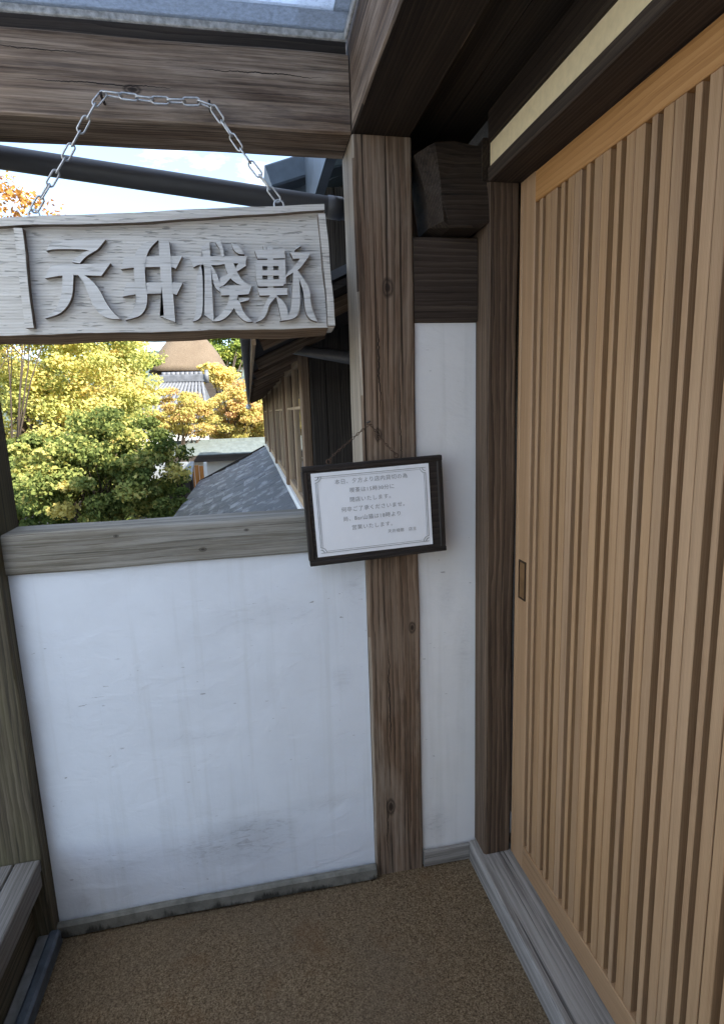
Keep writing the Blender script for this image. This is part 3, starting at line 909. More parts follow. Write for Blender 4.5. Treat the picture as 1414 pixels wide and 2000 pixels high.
def ease(pl, it=2):
    """round the gentle turns of a stroke, keep its sharp tips"""
    for _ in range(it):
        out = []
        m_ = len(pl)
        for i in range(m_):
            a, p, b = Vector(pl[i - 1]), Vector(pl[i]), Vector(pl[(i + 1) % m_])
            ang = (p - a).angle(b - p) if (p - a).length > 1e-6 and (b - p).length > 1e-6 else 0
            if ang < R(52):
                out += [tuple(p.lerp(a, .25)), tuple(p.lerp(b, .25))]
            else:
                out.append(tuple(p))
        pl = out
    return pl


for ch in CHARS:
    k = len(ch)
    ch = [ease(st) for st in ch]
    # each stroke stands a shade prouder than the one it crosses, as carved
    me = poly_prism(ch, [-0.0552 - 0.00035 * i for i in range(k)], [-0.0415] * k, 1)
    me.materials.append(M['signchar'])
    me.materials.append(M['sign_shade'])  # stroke sides carry their shade as a darker brown
    link('carved_character', me, None, sg, (0, 0, 0))
EYES = ((-0.704, 1.790), (-0.181, 1.826))
for ex, ez in EYES:
    ring = [(ex + 0.011 * math.cos(a), -0.020, ez + 0.010 + 0.011 * math.sin(a)) for a in [2 * math.pi * i / 14 for i in range(14)]]
    e = link('eyelet', tube_mesh([(ring, 0.0022)], 7, closed=True), M['galv'], sg, (0, 0, 0))


# ------------------------------------------------------------------ chains
def link_mesh(inner, width, wire, n=20, seg=7):
    r_ = width / 2 - wire
    half = inner / 2 - r_ + wire * 0.5
    pts = []
    for i in range(n):
        a = 2 * math.pi * i / n
        pts.append(((half if math.cos(a) >= 0 else -half) + r_ * math.cos(a), r_ * math.sin(a), 0))
    return tube_mesh([(pts, wire / 1.0)], seg, closed=True)


def chain_along(pts, pitch):
    pts = [Vector(p) for p in pts]
    seglen = [(b - a).length for a, b in zip(pts, pts[1:])]
    tot = sum(seglen)
    n = round(tot / pitch)
    step = tot / n

    def P_(s_):
        s_ = max(0, min(tot, s_))
        for a, b, l_ in zip(pts, pts[1:], seglen):
            if s_ <= l_:
                return a.lerp(b, s_ / l_)
            s_ -= l_
        return pts[-1]
    for i in range(n):
        yield i, P_((i) * step), P_((i + 1) * step)


lm_ = link_mesh(0.0345, 0.0185, 0.0021)
ch = root('steel_chain', 'galvanised steel chain from the two beam hooks to the eyelets of the carved sign', 'chain', (-0.43, -0.02, 2.04))
cpts = [(-0.704, -0.020, 1.808), (-0.62, -0.022, 1.926), (-0.541, -0.030, 2.040), (-0.43, -0.030, 2.0325), (-0.320, -0.030, 2.036),
        (-0.25, -0.024, 1.934), (-0.181, -0.020, 1.845)]
for i, a, b in chain_along(cpts, 0.0325):
    d = (b - a)
    q = d.to_track_quat('X', 'Z' if abs(d.normalized().z) < 0.8 else 'Y')
    q = q @ Euler((math.pi / 2 * (i % 2) + R(90 if abs(d.normalized().z) < 0.8 else 30) + rnd.uniform(-.2, .2), 0, 0)).to_quaternion()
    link('link', lm_, M['galv'], ch, (a + b) / 2, q.to_euler())

# ------------------------------------------------------------------ notice board
nb = root('notice_board', 'white printed notice on a small black wooden board hung askew on the post', 'notice board', (0.0233, -0.030, 1.110))
TILT = R(2.1)
BW, BH = 0.360, 0.252
nbm = Matrix.Rotation(-TILT, 4, 'Y')


def nbl(name, me, mat, parent=None, y=0.0, x=0.0, z=0.0):
    o = bpy.data.objects.new(name, me)
    COL.objects.link(o)
    if mat is not None and not me.materials:
        me.materials.append(mat)
    o.parent = parent if parent is not None else nb
    o.location = (x, y, z)
    return o


nb.rotation_euler = (R(-1.2), -TILT, 0)
nbl('backboard', timber_mesh(BW, 0.018, BH, 0.003, 0.0012, 14, 77), M['black_board'])
for (x0, x1, z0, z1) in ((-BW / 2, BW / 2, BH / 2 - 0.013, BH / 2 + 0.001), (-BW / 2, BW / 2, -BH / 2 - 0.001, -BH / 2 + 0.0125),):
    o = nbl('edge_strip', timber_mesh(x1 - x0 + 0.002, 0.0225, z1 - z0, 0.003, 0.0004, 12, int(1000 * z1)), M['black_board'], None, -0.0022, (x0 + x1) / 2, (z0 + z1) / 2)
for xx in (-BW / 2 + 0.004, BW / 2 - 0.006):
    o = nbl('edge_strip', timber_mesh(BH - 0.027, 0.0215, 0.015, 0.003, 0.001, 8, 31 + int(100 * xx)), M['black_board'], None, -0.0018, xx, 0.0005)
    o.rotation_euler = ROT['Z']
PW, PH = 0.305, 0.214
bm = bmesh.new()
for i in range(13):
    for j in range(9):
        x, z = -PW / 2 + PW * i / 12, -PH / 2 + PH * j / 8
        bm.verts.new((x, 0.0004 * math.sin(3 * i) * (1 if j in (0, 8) else 0.2), z))
bm.verts.ensure_lookup_table()
for i in range(12):
    for j in range(8):
        a = i * 9 + j
        bm.faces.new([bm.verts[k] for k in (a, a + 9, a + 10, a + 1)])
ext = bmesh.ops.extrude_face_region(bm, geom=list(bm.faces))
for v in ext['geom']:
    if isinstance(v, bmesh.types.BMVert):
        v.co.y += 0.0008
bmesh.ops.recalc_face_normals(bm, faces=bm.faces)
me = bpy.data.meshes.new('paper')
bm.to_mesh(me)
bm.free()
pp = nbl('paper', me, M['paper'], None, -0.0108, -0.008, 0.002)
# printed border
polys = []


def rect(x0, x1, z0, z1):
    polys.append([(x0, z0), (x1, z0), (x1, z1), (x0, z1)])


bx, bz = PW / 2 - 0.009, PH / 2 - 0.009
for ins, t in ((0.0, 0.0014), (0.0045, 0.0008)):
    c0 = 0.016 if ins == 0 else 0.012
    X_, Z_ = bx - ins, bz - ins
    rect(-X_ + (c0 if ins else 0), X_ - (c0 if ins else 0), Z_ - t, Z_)
    rect(-X_ + (c0 if ins else 0), X_ - (c0 if ins else 0), -Z_, -Z_ + t)
    rect(-X_, -X_ + t, -Z_ + c0, Z_ - c0)
    rect(X_ - t, X_, -Z_ + c0, Z_ - c0)
for sx in (-1, 1):
    for sz in (-1, 1):
        for rr_, t in ((0.016, 0.0016), (0.010, 0.0018)):
            arc = [(sx * (bx - rr_ * math.cos(a)), sz * (bz - rr_ * math.sin(a))) for a in [math.pi / 2 * i / 6 for i in range(7)]]
            arc2 = [(sx * (bx - (rr_ - t) * math.cos(a)), sz * (bz - (rr_ - t) * math.sin(a))) for a in [math.pi / 2 * i / 6 for i in range(7)]]
            polys.append(arc + arc2[::-1])
me = poly_prism(polys, [-0.0010 - 0.00003 * (i % 7) for i in range(len(polys))], [-0.0006] * len(polys))
nbl('border', me, M['silverink'], pp)
LINES = [(0.0845, 0.0138, 0.0, '本日、夕方より店内貸切の為'), (0.0605, 0.0138, 0.0, '喫茶は15時30分に'), (0.0365, 0.0138, -0.002, '閉店いたします。'),
         (0.0125, 0.0138, 0.004, '何卒ご了承くださいませ。'), (-0.0115, 0.0138, -0.004, '尚、Bar山猫は18時より'), (-0.0355, 0.0138, -0.002, '営業いたします。'),
         (-0.0555, 0.0105, 0.072, '天井棧敷　店主')]
bmL = bmesh.new()
for (z, size, x, tx) in LINES:
    cu = bpy.data.curves.new('t', 'FONT')
    cu.body = tx
    cu.size = size
    cu.align_x = 'CENTER'
    cu.space_character = 1.12
    cu.resolution_u = 2
    cu.fill_mode = 'FRONT'
    to = bpy.data.objects.new('t', cu)
    COL.objects.link(to)
    dg = bpy.context.evaluated_depsgraph_get()
    tm = bpy.data.meshes.new_from_object(to.evaluated_get(dg))
    tm.transform(Matrix.Translation((x, -0.0012, z - 0.004 - size * 0.35)) @ Matrix.Rotation(math.pi / 2, 4, 'X'))
    bmL.from_mesh(tm)
    bpy.data.objects.remove(to)
    bpy.data.curves.remove(cu)
    bpy.data.meshes.remove(tm)
me = bpy.data.meshes.new('lettering')
bmL.to_mesh(me)
bmL.free()
nbl('lettering', me, M['ink'], pp)
for ex, ez in ((-0.112, BH / 2 + 0.004), (0.062, BH / 2 + 0.004)):
    ring = [(ex + 0.006 * math.cos(a), -0.004, ez + 0.005 + 0.006 * math.sin(a)) for a in [2 * math.pi * i / 10 for i in range(10)]]
    nbl('eyelet', tube_mesh([(ring, 0.0012)], 6, closed=True), M['rust'])
# thin rusty chain from the nail
paths = []
base = [(-0.0915, -0.032, 1.243), (-0.082, -0.034, 1.256), (0.014, -0.034, 1.331), (0.045, -0.034, 1.287), (0.080, -0.034, 1.250)]
for i, a, b in chain_along(base, 0.0078):
    d = (b - a).normalized()
    side = Vector((0, 1, 0)) if i % 2 else d.cross(Vector((0, 1, 0))).normalized()
    c = (a + b) / 2
    h = (b - a).length * 0.62
    paths.append(([c + d * (h * math.cos(t)) + side * (0.0026 * math.sin(t)) for t in [2 * math.pi * k / 8 for k in range(8)]], 0.0009))
nc = link('thin_chain', tube_mesh(paths, 5, closed=True), M['rust'])
tag(nc, 'thin rusty chain from the nail in the post to the black notice board', 'chain')

# ------------------------------------------------------------------ low bench and threshold channel at the left
bn = root('low_bench', 'low bench of grey weathered planks in front of the mossy post', 'bench', (-1.1, -0.9, 0.0))
for i, (xa, xb) in enumerate(((-0.938, -0.879), (-1.055, -0.942), (-1.175, -1.059), (-1.295, -1.179), (-1.415, -1.299))):
    beam('plank', M['bench'], bn, xa, xb, -1.9, -0.033, 0.232, 0.264 - 0.001 * (i % 2), 'Y', 0.003, 0.0008, 12)
beam('apron', M['bench'], bn, -0.905, -0.881, -1.9, -0.036, 0.190, 0.2315, 'Y', 0.002, 0.0006, 10)
beam('riser', M['mossy'], bn, -0.935, -0.915, -1.9, -0.036, -0.02, 0.1895, 'Y', 0.002, 0.0006, 10)
for yy in (-1.8, -0.95, -0.15):
    beam('leg', M['bench'], bn, -1.40, -1.34, yy, yy + 0.06, -0.03, 0.2315, 'Z', 0.003, 0, 2)
tk = root('threshold_channel', 'worn blue grey metal channel on the floor beside the low bench', 'threshold', (-0.89, -1.0, 0))
beam('edge_bar', M['bluestrip'], tk, -0.884, -0.857, -3.0, -0.030, 0.001, 0.048, 'Y', 0.006, 0.001, 20)
beam('edge_bar', M['greystrip'], tk, -0.914, -0.885, -3.0, -0.030, 0.001, 0.038, 'Y', 0.004, 0.001, 20)

# ------------------------------------------------------------------ gutters outside the opening
gp = root('gutter_pipe', 'large dark grey gutter pipe sloping across the sky under the cross beam', 'gutter', (-0.4, 0.27, 1.98))
g0, g1 = at(0, 307, .26), at(665, 408, .26)
dg_ = (g1 - g0)
link('pipe', tube_mesh([([g0 - dg_ * 1.2, g0, g1, g1 + dg_ * 0.05], 0.0275)], 20), M['pipe'], gp, (0, 0, 0))
for t in (-0.5, 0.98):
    c = g0 + dg_ * t
    d = dg_.normalized()
    link('collar', tube_mesh([([c - d * .02, c + d * .02], 0.030)], 20), M['pipe'], gp, (0, 0, 0))
g2, g3 = at(500, 670, 2.0), at(690, 700, .62)
dn = link('downpipe', tube_mesh([([g2, g2.lerp(g3, .5), g3], 0.0235)], 14), M['pipe'])
tag(dn, 'dark grey drain pipe running under the house eave to the brown post', 'drain pipe')

# ------------------------------------------------------------------ house wing beyond the opening
XW = 0.02
hw = root('house_wing', 'dark timber house wing with a row of windows under a low eave', 'house', (0.3, 5, -1.6))
box('wall_core', M['farplaster'], hw, XW + 0.055, 0.50, 1.76, 10.6, -1.6, 0.74)
box('base_strip', M['farplaster'], hw, XW - 0.004, XW + 0.055, 1.70, 10.6, -1.6, 0.735)
box('core', M['fardark'], hw, 0.16, 0.50, 1.80, 10.6, 0.741, 2.55)
posts_y = (1.72, 3.52, 5.7, 7.9, 10.4)
for y in posts_y:
    beam('post', M['farwood'], hw, XW - 0.012, XW + (0.035 if y < 2 else 0.10), y, y + 0.14, 0.736, 1.735, 'Z', 0.004, 0.001, 6)
beam('header', M['fartan'], hw, XW, XW + 0.09, 1.70, 10.6, 1.737, 1.80, 'Y', 0.003, 0.0006, 10)
for i, (a, b) in enumerate(zip(posts_y, posts_y[1:])):
    a += 0.142
    b -= 0.002
    m_ = (a + b) / 2
    wn = root('window', '', '', (XW + 0.05, m_, 0.74))
    for k in ('label', 'category'):
        del wn[k]
    wn.parent = hw
    wn.location = Vector((XW + 0.05, m_, 0.74)) - Vector(hw.location)
    def fr(*q, ax):
        beam('frame', M['fartan'], wn, *q, ax, 0.003, 0, 2)
    fr(XW + .012, XW + .06, a, b, 1.655, 1.735, ax='Y')
    fr(XW + .012, XW + .06, a, b, 0.737, 0.79, ax='Y')
    for y in (a, m_ - .02, b - .04):
        fr(XW + .014, XW + .058, y, y + .04, .791, 1.654, ax='Z')
    for (u, v) in ((a + .041, m_ - .021), (m_ + .021, b - .041)):
        fr(XW + .02, XW + .05, u, v, 1.38, 1.40, ax='Y')
        box('pane', M['glass'], wn, XW + .034, XW + .040, u, v, .79, 1.656)
# end wall of upright boards facing the porch
for i in range(6):
    beam('board', M['fardark'], hw, XW + 0.038 + 0.085 * i, XW + 0.038 + 0.085 * i + 0.083, 1.70 + 0.004 * (i % 2), 1.755, 0.3, 2.5, 'Z', 0.002, 0.0008, 8)
box('end_base', M['farplaster'], hw, XW + 0.056, 0.5, 1.705, 1.755, -1.6, 0.299)
# eave: boarding, rafters, fascia, gutter
ev = root('x', '', '', (0, 0, 0))
del ev['label'], ev['category']
ev.name = 'eave'
ev.parent = hw
ev.location = -Vector(hw.location)


def slab(name, mat, parent, prof, y0, y1):
    me = poly_prism([prof], [y0], [y1])
    return link(name, me, mat, parent, (0, 0, 0))


slab('boarding', M['fardark'], ev, [(-0.248, 1.590), (0.6, 1.965), (0.6, 1.985), (-0.248, 1.610)], 0.16, 10.7)
slab('roof_sheet', M['tile'], ev, [(-0.258, 1.612), (0.6, 1.991), (0.6, 2.02), (-0.258, 1.635)], 0.15, 10.72)
for i in range(14):
    y = 0.35 + 0.78 * i
    bar('rafter', M['farwood'], ev, (-0.232, y, 1.572), (0.06, y, 1.70), 0.04, 0.045)
beam('fascia', M['fartan'], ev, -0.262, -0.250, 0.16, 10.7, 1.545, 1.610, 'Y', 0.002, 0.0005, 20)
link('gutter', tube_mesh([([(-0.277, 0.15, 1.565), (-0.277, 10.8, 1.535)], 0.014)], 10), M['pipe'], ev, (0, 0, 0))
link('gutter_end', tube_mesh([([(-0.277, 10.75, 1.50), (-0.277, 10.9, 1.50)], 0.06)], 10), M['farplaster'], ev, (0, 0, 0))

# upper roof with verge tiles, seen past the cross beam
ur = root('upper_roof', 'upper house roof with blue grey tiled verge showing under the cross beam', 'roof', (2.5, 3, 2.5))
slab('roof_deck', M['bluetile'], ur, [(-0.10, 2.43), (3.2, 4.0), (6.5, 2.43), (6.5, 2.38), (3.2, 3.93), (-0.02, 2.40)], 1.62, 7.0)
for i in range(5):
    a = Vector((-0.115 + 0.275 * i, 1.60, 2.452 + 0.085 * i))
    b = a + Vector((0.27, 0, 0.088))
    bar('verge_tile', M['bluetile'], ur, a + Vector((0, -0.02 - 0.006 * i, 0.015)), b + Vector((0, -0.02 - 0.006 * i, 0.015)), 0.16, 0.10, 0.008)
    bar('verge_cap', M['bluetile'], ur, a + Vector((0.03, 0.12, 0.075)), b + Vector((0.03, 0.12, 0.075)), 0.12, 0.07, 0.02)

# main building over and behind the door, which shades the porch
mb = root('main_building', 'dark timber main house behind the slatted door', 'house', (3, -1, -1.6))
box('wall', M['fardark'], mb, 0.521, 6.0, -6.0, 1.69, -1.6, 2.5)
box('wall', M['fardark'], mb, 0.501, 6.0, 1.70, 10.5, -1.6, 2.37)
slab('roof', M['bluetile'], mb, [(0.06, 3.3), (3.3, 5.6), (6.6, 3.3), (6.6, 3.15), (3.3, 5.45), (0.10, 3.2), (0.10, 2.28), (0.06, 2.28)], -6.5, 1.50)  # unseen eave raised, with a deep fascia added to keep sun off the porch

# lean-to roof below the windows
lr = root('lean_to_roof', 'low grey shingled lean-to roof sloping down from the house windows', 'roof', (-0.6, 5.5, 0.3))
RX0, RX1 = XW - 0.006, -1.36
RZ0, RZ1 = 0.675, 0.02


def roof_z(x):
    t = (RX0 - x) / (RX0 - RX1)
    return RZ0 + (RZ1 - RZ0) * t - 0.03 * math.sin(math.pi * t)


prof = [(RX0 + (RX1 - RX0) * i / 8, roof_z(RX0 + (RX1 - RX0) * i / 8) - 0.012) for i in range(9)]
slab('deck', M['fardark'], lr, prof + [(x, z - 0.05) for x, z in prof[::-1]], 0.6, 10.58)
# courses run along the slope: each course a row of shingles
SH = timber_mesh(0.155, 0.50, 0.012, 0.002, 0.0, 1, 3)
NC, NR = 10, 20
cnt = 0
for c in range(NC):
    t = (c + 0.5) / NC
    x = RX0 + (RX1 - RX0) * t
    x2 = x - 0.01
    sl_ = math.atan2(roof_z(x) - roof_z(x2), 0.01)
    for r_ in range(NR):
        y = 0.62 + (10.58 - 0.62) * (r_ + 0.5) / NR
        y = min(max(y + (0.12 if c % 2 else -0.12), 0.87), 10.33)
        o = link('shingle', SH, M['shingle'], lr, (x, y, roof_z(x) + 0.004 + rnd.uniform(0, 0.004)),
                 (rnd.uniform(-.006, .006), -sl_ + R(3.0) + rnd.uniform(-.015, .015), rnd.uniform(-.008, .008)))
bar('barge_board', M['fardark'], lr, (RX0, 10.60, RZ0 - 0.02), (RX1, 10.60, RZ1 - 0.03), 0.03, 0.10)

# ------------------------------------------------------------------ low garden buildings
lb = root('garden_building', 'low white walled building with a grey green sheet roof behind the lean-to', 'building', (-0.2, 14, -1.6))
p0, p1 = at(330, 890, 12.6), at(520, 890, 12.6)
ztop_ = at(430, 886, 12.4).z
zb_ = at(430, 862, 14.6).z
xl_, xr_ = p0.x - 0.3, p1.x + 2.5
box('wall', M['farplaster'], lb, xl_ + .15, xr_ - .1, 12.6, 16.5, -1.6, ztop_ - 0.09)
slab2 = bpy.data.meshes.new('roof')
slab2.from_pydata([(xl_, 12.3, ztop_), (xr_, 12.3, ztop_), (xr_, 14.7, zb_), (xl_, 14.7, zb_), (xr_, 17, ztop_), (xl_, 17, ztop_),
                   (xl_, 12.3, ztop_ - .09), (xr_, 12.3, ztop_ - .09), (xr_, 17, ztop_ - .09), (xl_, 17, ztop_ - .09)], [],
                  [(0, 1, 2, 3), (3, 2, 4, 5), (6, 7, 1, 0), (6, 9, 8, 7), (1, 7, 8, 4, 2), (0, 3, 5, 9, 6), (4, 8, 9, 5)])
link('roof', slab2, M['copper'], lb, (0, 0, 0))
beam('eave_board', M['fardark'], lb, xl_ - .01, xr_, 12.28, 12.30, ztop_ - .17, ztop_ - .015, 'X', 0.003, 0, 2)
bar('ridge_cap', M['copper'], lb, (xl_, 14.7, zb_ + .02), (xr_, 14.7, zb_ + .02), 0.2, 0.08)

sb = root('shed', 'small shed with a plain grey roof and dark open front, beside the green bush', 'shed', (-2.0, 10, -1.6))
q0, q1 = at(285, 938, 9.4), at(376, 934, 9.4)
zr_ = at(330, 905, 10.3).z
bar_pts = [(q0.x, 9.3, q0.z), (q1.x, 9.3, q0.z + .03), (q1.x - .05, 10.5, zr_), (q0.x, 10.5, zr_)]
me = bpy.data.meshes.new('roof')
me.from_pydata(bar_pts + [(x, y, z - .06) for x, y, z in bar_pts], [], [(0, 1, 2, 3), (7, 6, 5, 4), (0, 4, 5, 1), (1, 5, 6, 2), (2, 6, 7, 3), (3, 7, 4, 0)])
link('roof', me, M['greyroof'], sb, (0, 0, 0))
box('wall', M['fardark'], sb, q0.x + .05, q1.x - .08, 10.2, 10.4, -1.6, q0.z)
for x in (q0.x + .08, q1.x - .14):
    beam('post', M['fardark'], sb, x, x + .08, 9.4, 9.48, -1.6, q0.z - .035, 'Z', 0.003, 0, 2)

of = root('board_fence', 'sunlit orange board fence with a pale end post', 'fence', (-1.2, 11.4, -1.6))
a0, a1 = at(352, 905, 11.4), at(398, 905, 11.4)
nb_ = 5
for i in range(nb_):
    xa = a0.x + (a1.x - a0.x) * i / nb_
    xb = a0.x + (a1.x - a0.x) * (i + 1) / nb_
    beam('board', M['orange'], of, xa, xb - .012, 11.38 + .012 * (i % 2), 11.41 + .012 * (i % 2), -1.6, a0.z - 0.02 * i, 'Z', 0.003, 0, 2)
beam('post', M['farplaster'], of, a1.x, a1.x + .06, 11.36, 11.44, -1.6, a1.z + .02, 'Z', 0.003, 0, 2)

# ------------------------------------------------------------------ tiled roof house
th = root('tiled_house', 'small house with a grey tiled hip roof among the autumn maples', 'house', (at(357, 735, 21).x, 21, -1.6))
ra, rb = at(318, 748, 21), at(398, 748, 21)
ea, eb = at(240, 822, 18.6), at(412, 822, 18.6)
zr_, ze_ = ra.z, ea.z
me = bpy.data.meshes.new('deck')
yb2 = 23.4
vs = [(ra.x, 21, zr_), (rb.x, 21, zr_), (ea.x, 18.6, ze_), (eb.x, 18.6, ze_), (eb.x, yb2, ze_), (ea.x, yb2, ze_)]
me.from_pydata(vs, [], [(0, 1, 3, 2), (1, 4, 3), (1, 0, 5, 4), (0, 2, 5), (2, 3, 4, 5)])
link('roof_deck', me, M['tile'], th, (0, 0, 0))
NT_ = 14
for i in range(NT_):
    u = (i + 0.5) / NT_
    T_ = Vector((ra.x + (rb.x - ra.x) * u, 21, zr_ + .03))
    B_ = Vector((ea.x + (eb.x - ea.x) * u, 18.6, ze_ + .03))
    pts, rad = [], []
    for k in range(9):
        p = T_.lerp(B_, k / 8)
        pts += [p, p.lerp(B_, 0.0) + (B_ - T_) * (0.118 if k < 8 else 0.01)]
        rad += [0.05, 0.066]
    link('tile_row', tube_mesh([(pts, rad)], 7), M['tile_pale'], th, (0, 0, 0))
rg = bar('ridge', M['tile'], th, (ra.x - .1, 21, zr_ + .14), (rb.x + .1, 21, zr_ + .14), 0.3, 0.28, 0.03)
for i in range(9):
    x = ra.x + (rb.x - ra.x) * (i + .5) / 9
    link('ridge_tile', tube_mesh([([(x - .07, 21, zr_ + .30), (x + .07, 21, zr_ + .30)], 0.085)], 8), M['tile_pale'], th, (0, 0, 0))
link('ridge_end', tube_mesh([([(rb.x + .08, 21, zr_ + .2), (rb.x + .2, 21, zr_ + .2)], 0.24)], 12), M['tile_pale'], th, (0, 0, 0))
box('wall', M['farplaster'], th, ea.x + .4, eb.x - .4, 19.1, 23, -1.6, ze_ + .2)

# ------------------------------------------------------------------ thatched house
tt = root('thatched_house', 'far house with a steep rounded brown thatched roof', 'house', (at(368, 728, 38).x, 38, -1.6))
c0 = at(372, 728, 38)
top = at(366, 648, 38)
Lx = at(441, 728, 38).x - at(296, 728, 38).x
layers = []
NL, NA = 9, 40
vs, fs = [], []
for i in range(NL):
    t = i / (NL - 1)
    hw_ = (Lx / 2 * 1.06) * ((1 - t) ** 0.72) + 0.5 * t
    hd_ = 2.3 * ((1 - t) ** 0.95) + 0.16 * t
    z = c0.z + (top.z - c0.z) * (t ** 0.92)
    for k in range(NA):
        a = 2 * math.pi * k / NA
        ca, sa = math.cos(a), math.sin(a)
        e = 0.62
        x = c0.x + (top.x - c0.x) * t + hw_ * math.copysign(abs(ca) ** e, ca)
        y = 38 + hd_ * math.copysign(abs(sa) ** e, sa)
        vs.append((x, y, z + 0.07 * mnoise.noise(Vector((x * 2, y * 2, z * 2)))))
for i in range(NL - 1):
    for k in range(NA):
        fs.append((i * NA + k, i * NA + (k + 1) % NA, (i + 1) * NA + (k + 1) % NA, (i + 1) * NA + k))
fs.append(tuple(range(NA - 1, -1, -1)))
fs.append(tuple((NL - 1) * NA + k for k in range(NA)))
me = bpy.data.meshes.new('roof')
me.from_pydata(vs, [], fs)
me.polygons.foreach_set('use_smooth', [True] * len(fs))
link('roof', me, M['thatch'], tt, (0, 0, 0))
bar('ridge', M['thatch'], tt, (top.x - .7, 38, top.z + .1), (top.x + .7, 38, top.z + .1), 0.5, 0.35, 0.1)
box('wall', M['fardark'], tt, c0.x - Lx / 2 + .5, c0.x + Lx / 2 - .5, 36.3, 39.7, -1.6, c0.z + .05)


# ------------------------------------------------------------------ trees
def crown_mesh(clusters, leaf, seed, aspect=1.0, tint=0.5, tint_var=0.28, flat=0.55):
    """clusters: (centre, radius xyz, leaves); each leaf a small folded quad of its own"""
    g = np.random.default_rng(seed)
    P_, T_ = [], []
    for (c, rad, n) in clusters:
        d = g.normal(size=(n, 3))
        d /= np.linalg.norm(d, axis=1)[:, None]
        r_ = g.random(n) ** 0.45
        P_.append(np.array(c) + d * r_[:, None] * np.array(rad))
        T_.append(np.clip(tint + g.normal(0, tint_var * 0.6) + g.normal(0, tint_var * 0.55, n), 0, 1))
    P_ = np.concatenate(P_)
    T_ = np.concatenate(T_)
    n = len(P_)
    nrm = g.normal(size=(n, 3)) * (1 - flat) * 0.8 + np.array([0.33, -0.32, 0.85]) * flat * 1.3 + g.normal(size=(n, 3)) * 0.2
    nrm /= np.linalg.norm(nrm, axis=1)[:, None]
    t = np.cross(nrm, g.normal(size=(n, 3)))
    t /= np.linalg.norm(t, axis=1)[:, None]
    b = np.cross(nrm, t)
    L = leaf * g.uniform(0.65, 1.3, n)[:, None]
    v = np.empty((n, 4, 3))
    v[:, 0] = P_ - t * L * 0.5
    v[:, 1] = P_ + b * L * 0.42 * aspect + nrm * L * 0.12
    v[:, 2] = P_ + t * L * 0.6
    v[:, 3] = P_ - b * L * 0.42 * aspect + nrm * L * 0.12
    me = bpy.data.meshes.new('crown')
    me.vertices.add(n * 4)
    me.vertices.foreach_set('co', v.reshape(-1))
    me.loops.add(n * 4)
    me.loops.foreach_set('vertex_index', np.arange(n * 4, dtype=np.int32))
    me.polygons.add(n)
    me.polygons.foreach_set('loop_start', np.arange(0, n * 4, 4, dtype=np.int32))
    me.polygons.foreach_set('loop_total', np.full(n, 4, dtype=np.int32))
    at_ = me.attributes.new('leaf_tint', 'FLOAT', 'POINT')
    at_.data.foreach_set('value', np.repeat(T_, 4).astype(np.float32))
    me.update(calc_edges=True)
    me.validate()
    return me


def tree(name, label, cat, group, base, centre, rad, n_pads, per_pad, leaf, mat, seed, pad=0.28, tint=0.5, tint_var=0.28,
         flat=0.5, trunk_r=0.12, limbs=9, shell=0.55, padz=0.5, forks=2):
    r_ = random.Random(seed)
    base = Vector(base)
    centre = Vector(centre)
    o = root(name, label, cat, base, group)
    cl = []
    tips = []
    for i in range(n_pads):
        while True:
            d = Vector((r_.gauss(0, 1), r_.gauss(0, 1), r_.gauss(0, 1))).normalized()
            k = (shell + (1 - shell) * r_.random()) if r_.random() < 0.75 else r_.random()
            p = Vector((d.x * rad[0] * k, d.y * rad[1] * k, d.z * rad[2] * k))
            break
        s_ = pad * r_.uniform(0.6, 1.3)
        rr_ = (rad[0] + rad[1] + rad[2]) / 3
        cl.append((tuple(centre + p), (rr_ * s_, rr_ * s_, rr_ * s_ * padz), max(5, int(per_pad * r_.uniform(0.6, 1.3)))))
        tips.append(centre + p * 0.92)
    link('crown', crown_mesh(cl, leaf, seed, tint=tint, tint_var=tint_var, flat=flat), mat, o, (0, 0, 0))
    paths = []
    fork = base.lerp(centre, 0.55) + Vector((r_.uniform(-.1, .1), r_.uniform(-.1, .1), 0)) * rad[0]
    midp = base.lerp(fork, 0.5) + Vector((r_.uniform(-.12, .12), 0, 0)) * rad[0] * 0.4
    paths.append(([base - Vector((0, 0, .1)), base + Vector((0, 0, .15)), midp, fork], [trunk_r * 1.35, trunk_r, trunk_r * .82, trunk_r * .65]))
    for i in range(min(limbs, len(tips))):
        tip = tips[(i * 7) % len(tips)]
        st = midp.lerp(fork, r_.uniform(0.5, 1.0))
        m1_ = st.lerp(tip, 0.45) + Vector((r_.uniform(-.1, .1), r_.uniform(-.1, .1), r_.uniform(0, .16))) * rad[0]
        paths.append(([st, m1_, tip], [trunk_r * .5, trunk_r * .28, trunk_r * .07]))
        for f in range(forks):
            tip2 = tips[(i * 7 + 3 + 5 * f) % len(tips)]
            if (tip2 - m1_).length < rad[0] * 1.2:
                paths.append(([m1_, m1_.lerp(tip2, .5) + Vector((0, 0, .05 * rad[0])), tip2], [trunk_r * .24, trunk_r * .14, trunk_r * .04]))
    link('trunk', tube_mesh(paths, 7), M['bark'], o, (0, 0, 0))
    return o


G = -1.6
def gz(p):
    return (p.x, p.y, G)


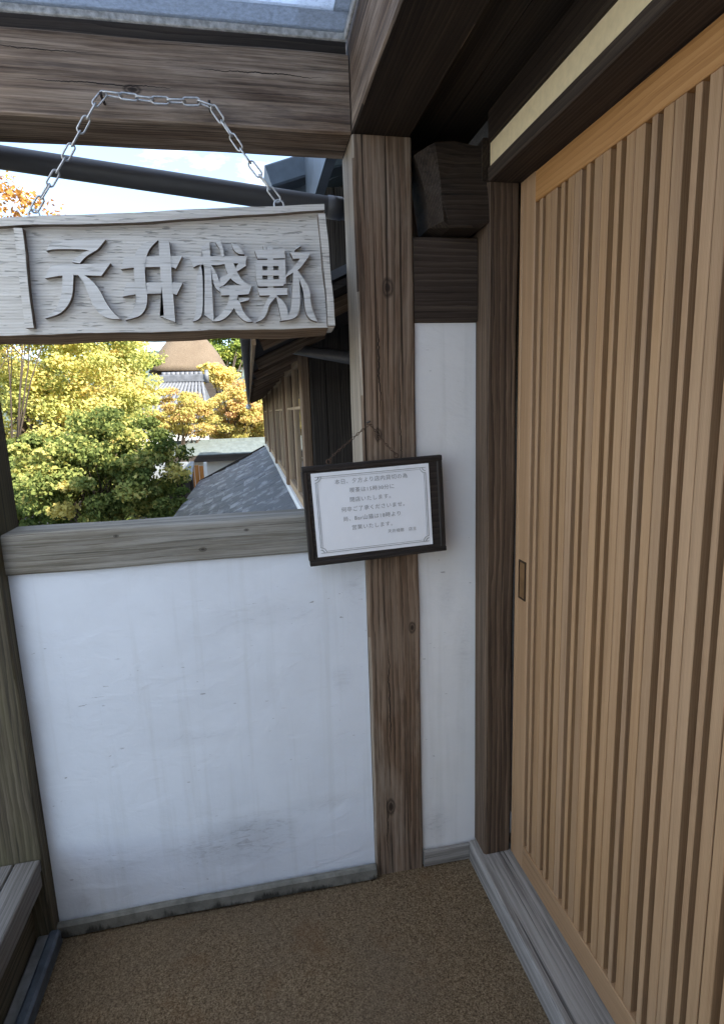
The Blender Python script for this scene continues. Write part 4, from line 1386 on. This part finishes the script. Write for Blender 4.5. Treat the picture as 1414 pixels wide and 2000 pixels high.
c = at(64, 745, 9.0)
tree('maple_tree', 'large yellow green maple filling the left half of the view under the sign', 'tree', None,
     gz(at(110, 900, 9.2)), c, (1.95, 1.6, 2.0), 240, 330, 0.050, M['leaf_yg'], 11, pad=0.21, tint=0.5, tint_var=0.36, trunk_r=0.10, limbs=12, forks=1)
c = at(205, 740, 13)
tree('maple_tree', 'yellow maple just left of the tiled roof', 'tree', None,
     gz(at(240, 900, 13)), c, (1.1, 1.1, 1.45), 90, 230, 0.062, M['leaf_yg'], 12, pad=0.26, tint=0.6, trunk_r=0.1)
c = at(352, 810, 14.5)
tree('maple_tree', 'orange tinged maple in front of the tiled roof', 'tree', None,
     gz(at(350, 900, 14.5)), c, (0.9, 0.9, 0.68), 62, 170, 0.06, M['leaf_or'], 13, pad=0.3, tint=0.3, trunk_r=0.08)
c = at(476, 820, 16.0)
tree('maple_tree', 'orange and yellow maple between the tiled roof and the house eave', 'tree', None,
     gz(at(470, 900, 16)), c, (1.1, 1.1, 1.1), 120, 230, 0.064, M['leaf_or'], 14, pad=0.26, tint=0.36, trunk_r=0.1)
c = at(432, 735, 24)
tree('yellow_tree', 'small bright yellow tree beside the tiled roof ridge', 'tree', None,
     gz(at(440, 860, 24)), c, (0.9, 0.9, 0.75), 40, 150, 0.11, M['leaf_yg'], 15, pad=0.34, tint=0.85, tint_var=0.12, trunk_r=0.08)
c = at(450, 690, 46)
tree('green_tree', 'green tree right of the thatched roof', 'tree', None,
     gz(at(455, 860, 34)), c, (2.7, 2, 2.2), 90, 170, 0.2, M['leaf_far'], 16, pad=0.32, tint=0.45, trunk_r=0.2)
c = at(245, 705, 34)
tree('green_tree', 'green tree left of the thatched roof', 'tree', None,
     gz(at(262, 860, 34)), c, (1.7, 2, 1.5), 60, 150, 0.2, M['leaf_far'], 17, pad=0.32, tint=0.5, trunk_r=0.2)
c = at(195, 925, 4.6)
tree('garden_bush', 'dark green rounded bush close below the opening', 'bush', None,
     (c.x, c.y, -0.9), c, (0.86, 0.62, 0.62), 190, 210, 0.036, M['leaf_gr'], 18, pad=0.2, tint=0.42, tint_var=0.45, trunk_r=0.03, limbs=18, flat=0.3, padz=0.6)
c = at(60, 990, 5.6)
tree('garden_bush', 'low shadowy bush at the lower left, behind the mossy post', 'bush', None,
     (c.x, c.y, -1.3), c, (1.0, 0.6, 0.8), 90, 170, 0.045, M['leaf_gr'], 28, pad=0.24, tint=0.25, tint_var=0.3, trunk_r=0.03, limbs=8, flat=0.3)
c = at(290, 1000, 7.6)
tree('garden_bush', 'dark shrub under the shed eave, between the bush and the lean-to', 'bush', None,
     (c.x, c.y, -1.5), c, (0.7, 0.5, 0.6), 60, 150, 0.05, M['leaf_gr'], 29, pad=0.26, tint=0.1, tint_var=0.2, trunk_r=0.03, limbs=8, flat=0.3)
c = at(-20, 495, 6.0)
tree('russet_tree', 'thin russet leaved tree at the far left, its tips above the sign', 'tree', None,
     gz(at(34, 950, 6.0)), c, (1.05, 0.9, 0.98), 80, 60, 0.05, M['leaf_rd'], 19, pad=0.2, tint=0.6, trunk_r=0.028, limbs=6, forks=1)
c = at(640, 760, 22)
tree('maple_tree', 'yellow maple far behind the house wing', 'tree', None,
     gz(at(640, 900, 22)), c, (2.2, 1.6, 2.0), 70, 150, 0.13, M['leaf_yg'], 20, pad=0.28, tint=0.6, trunk_r=0.14)
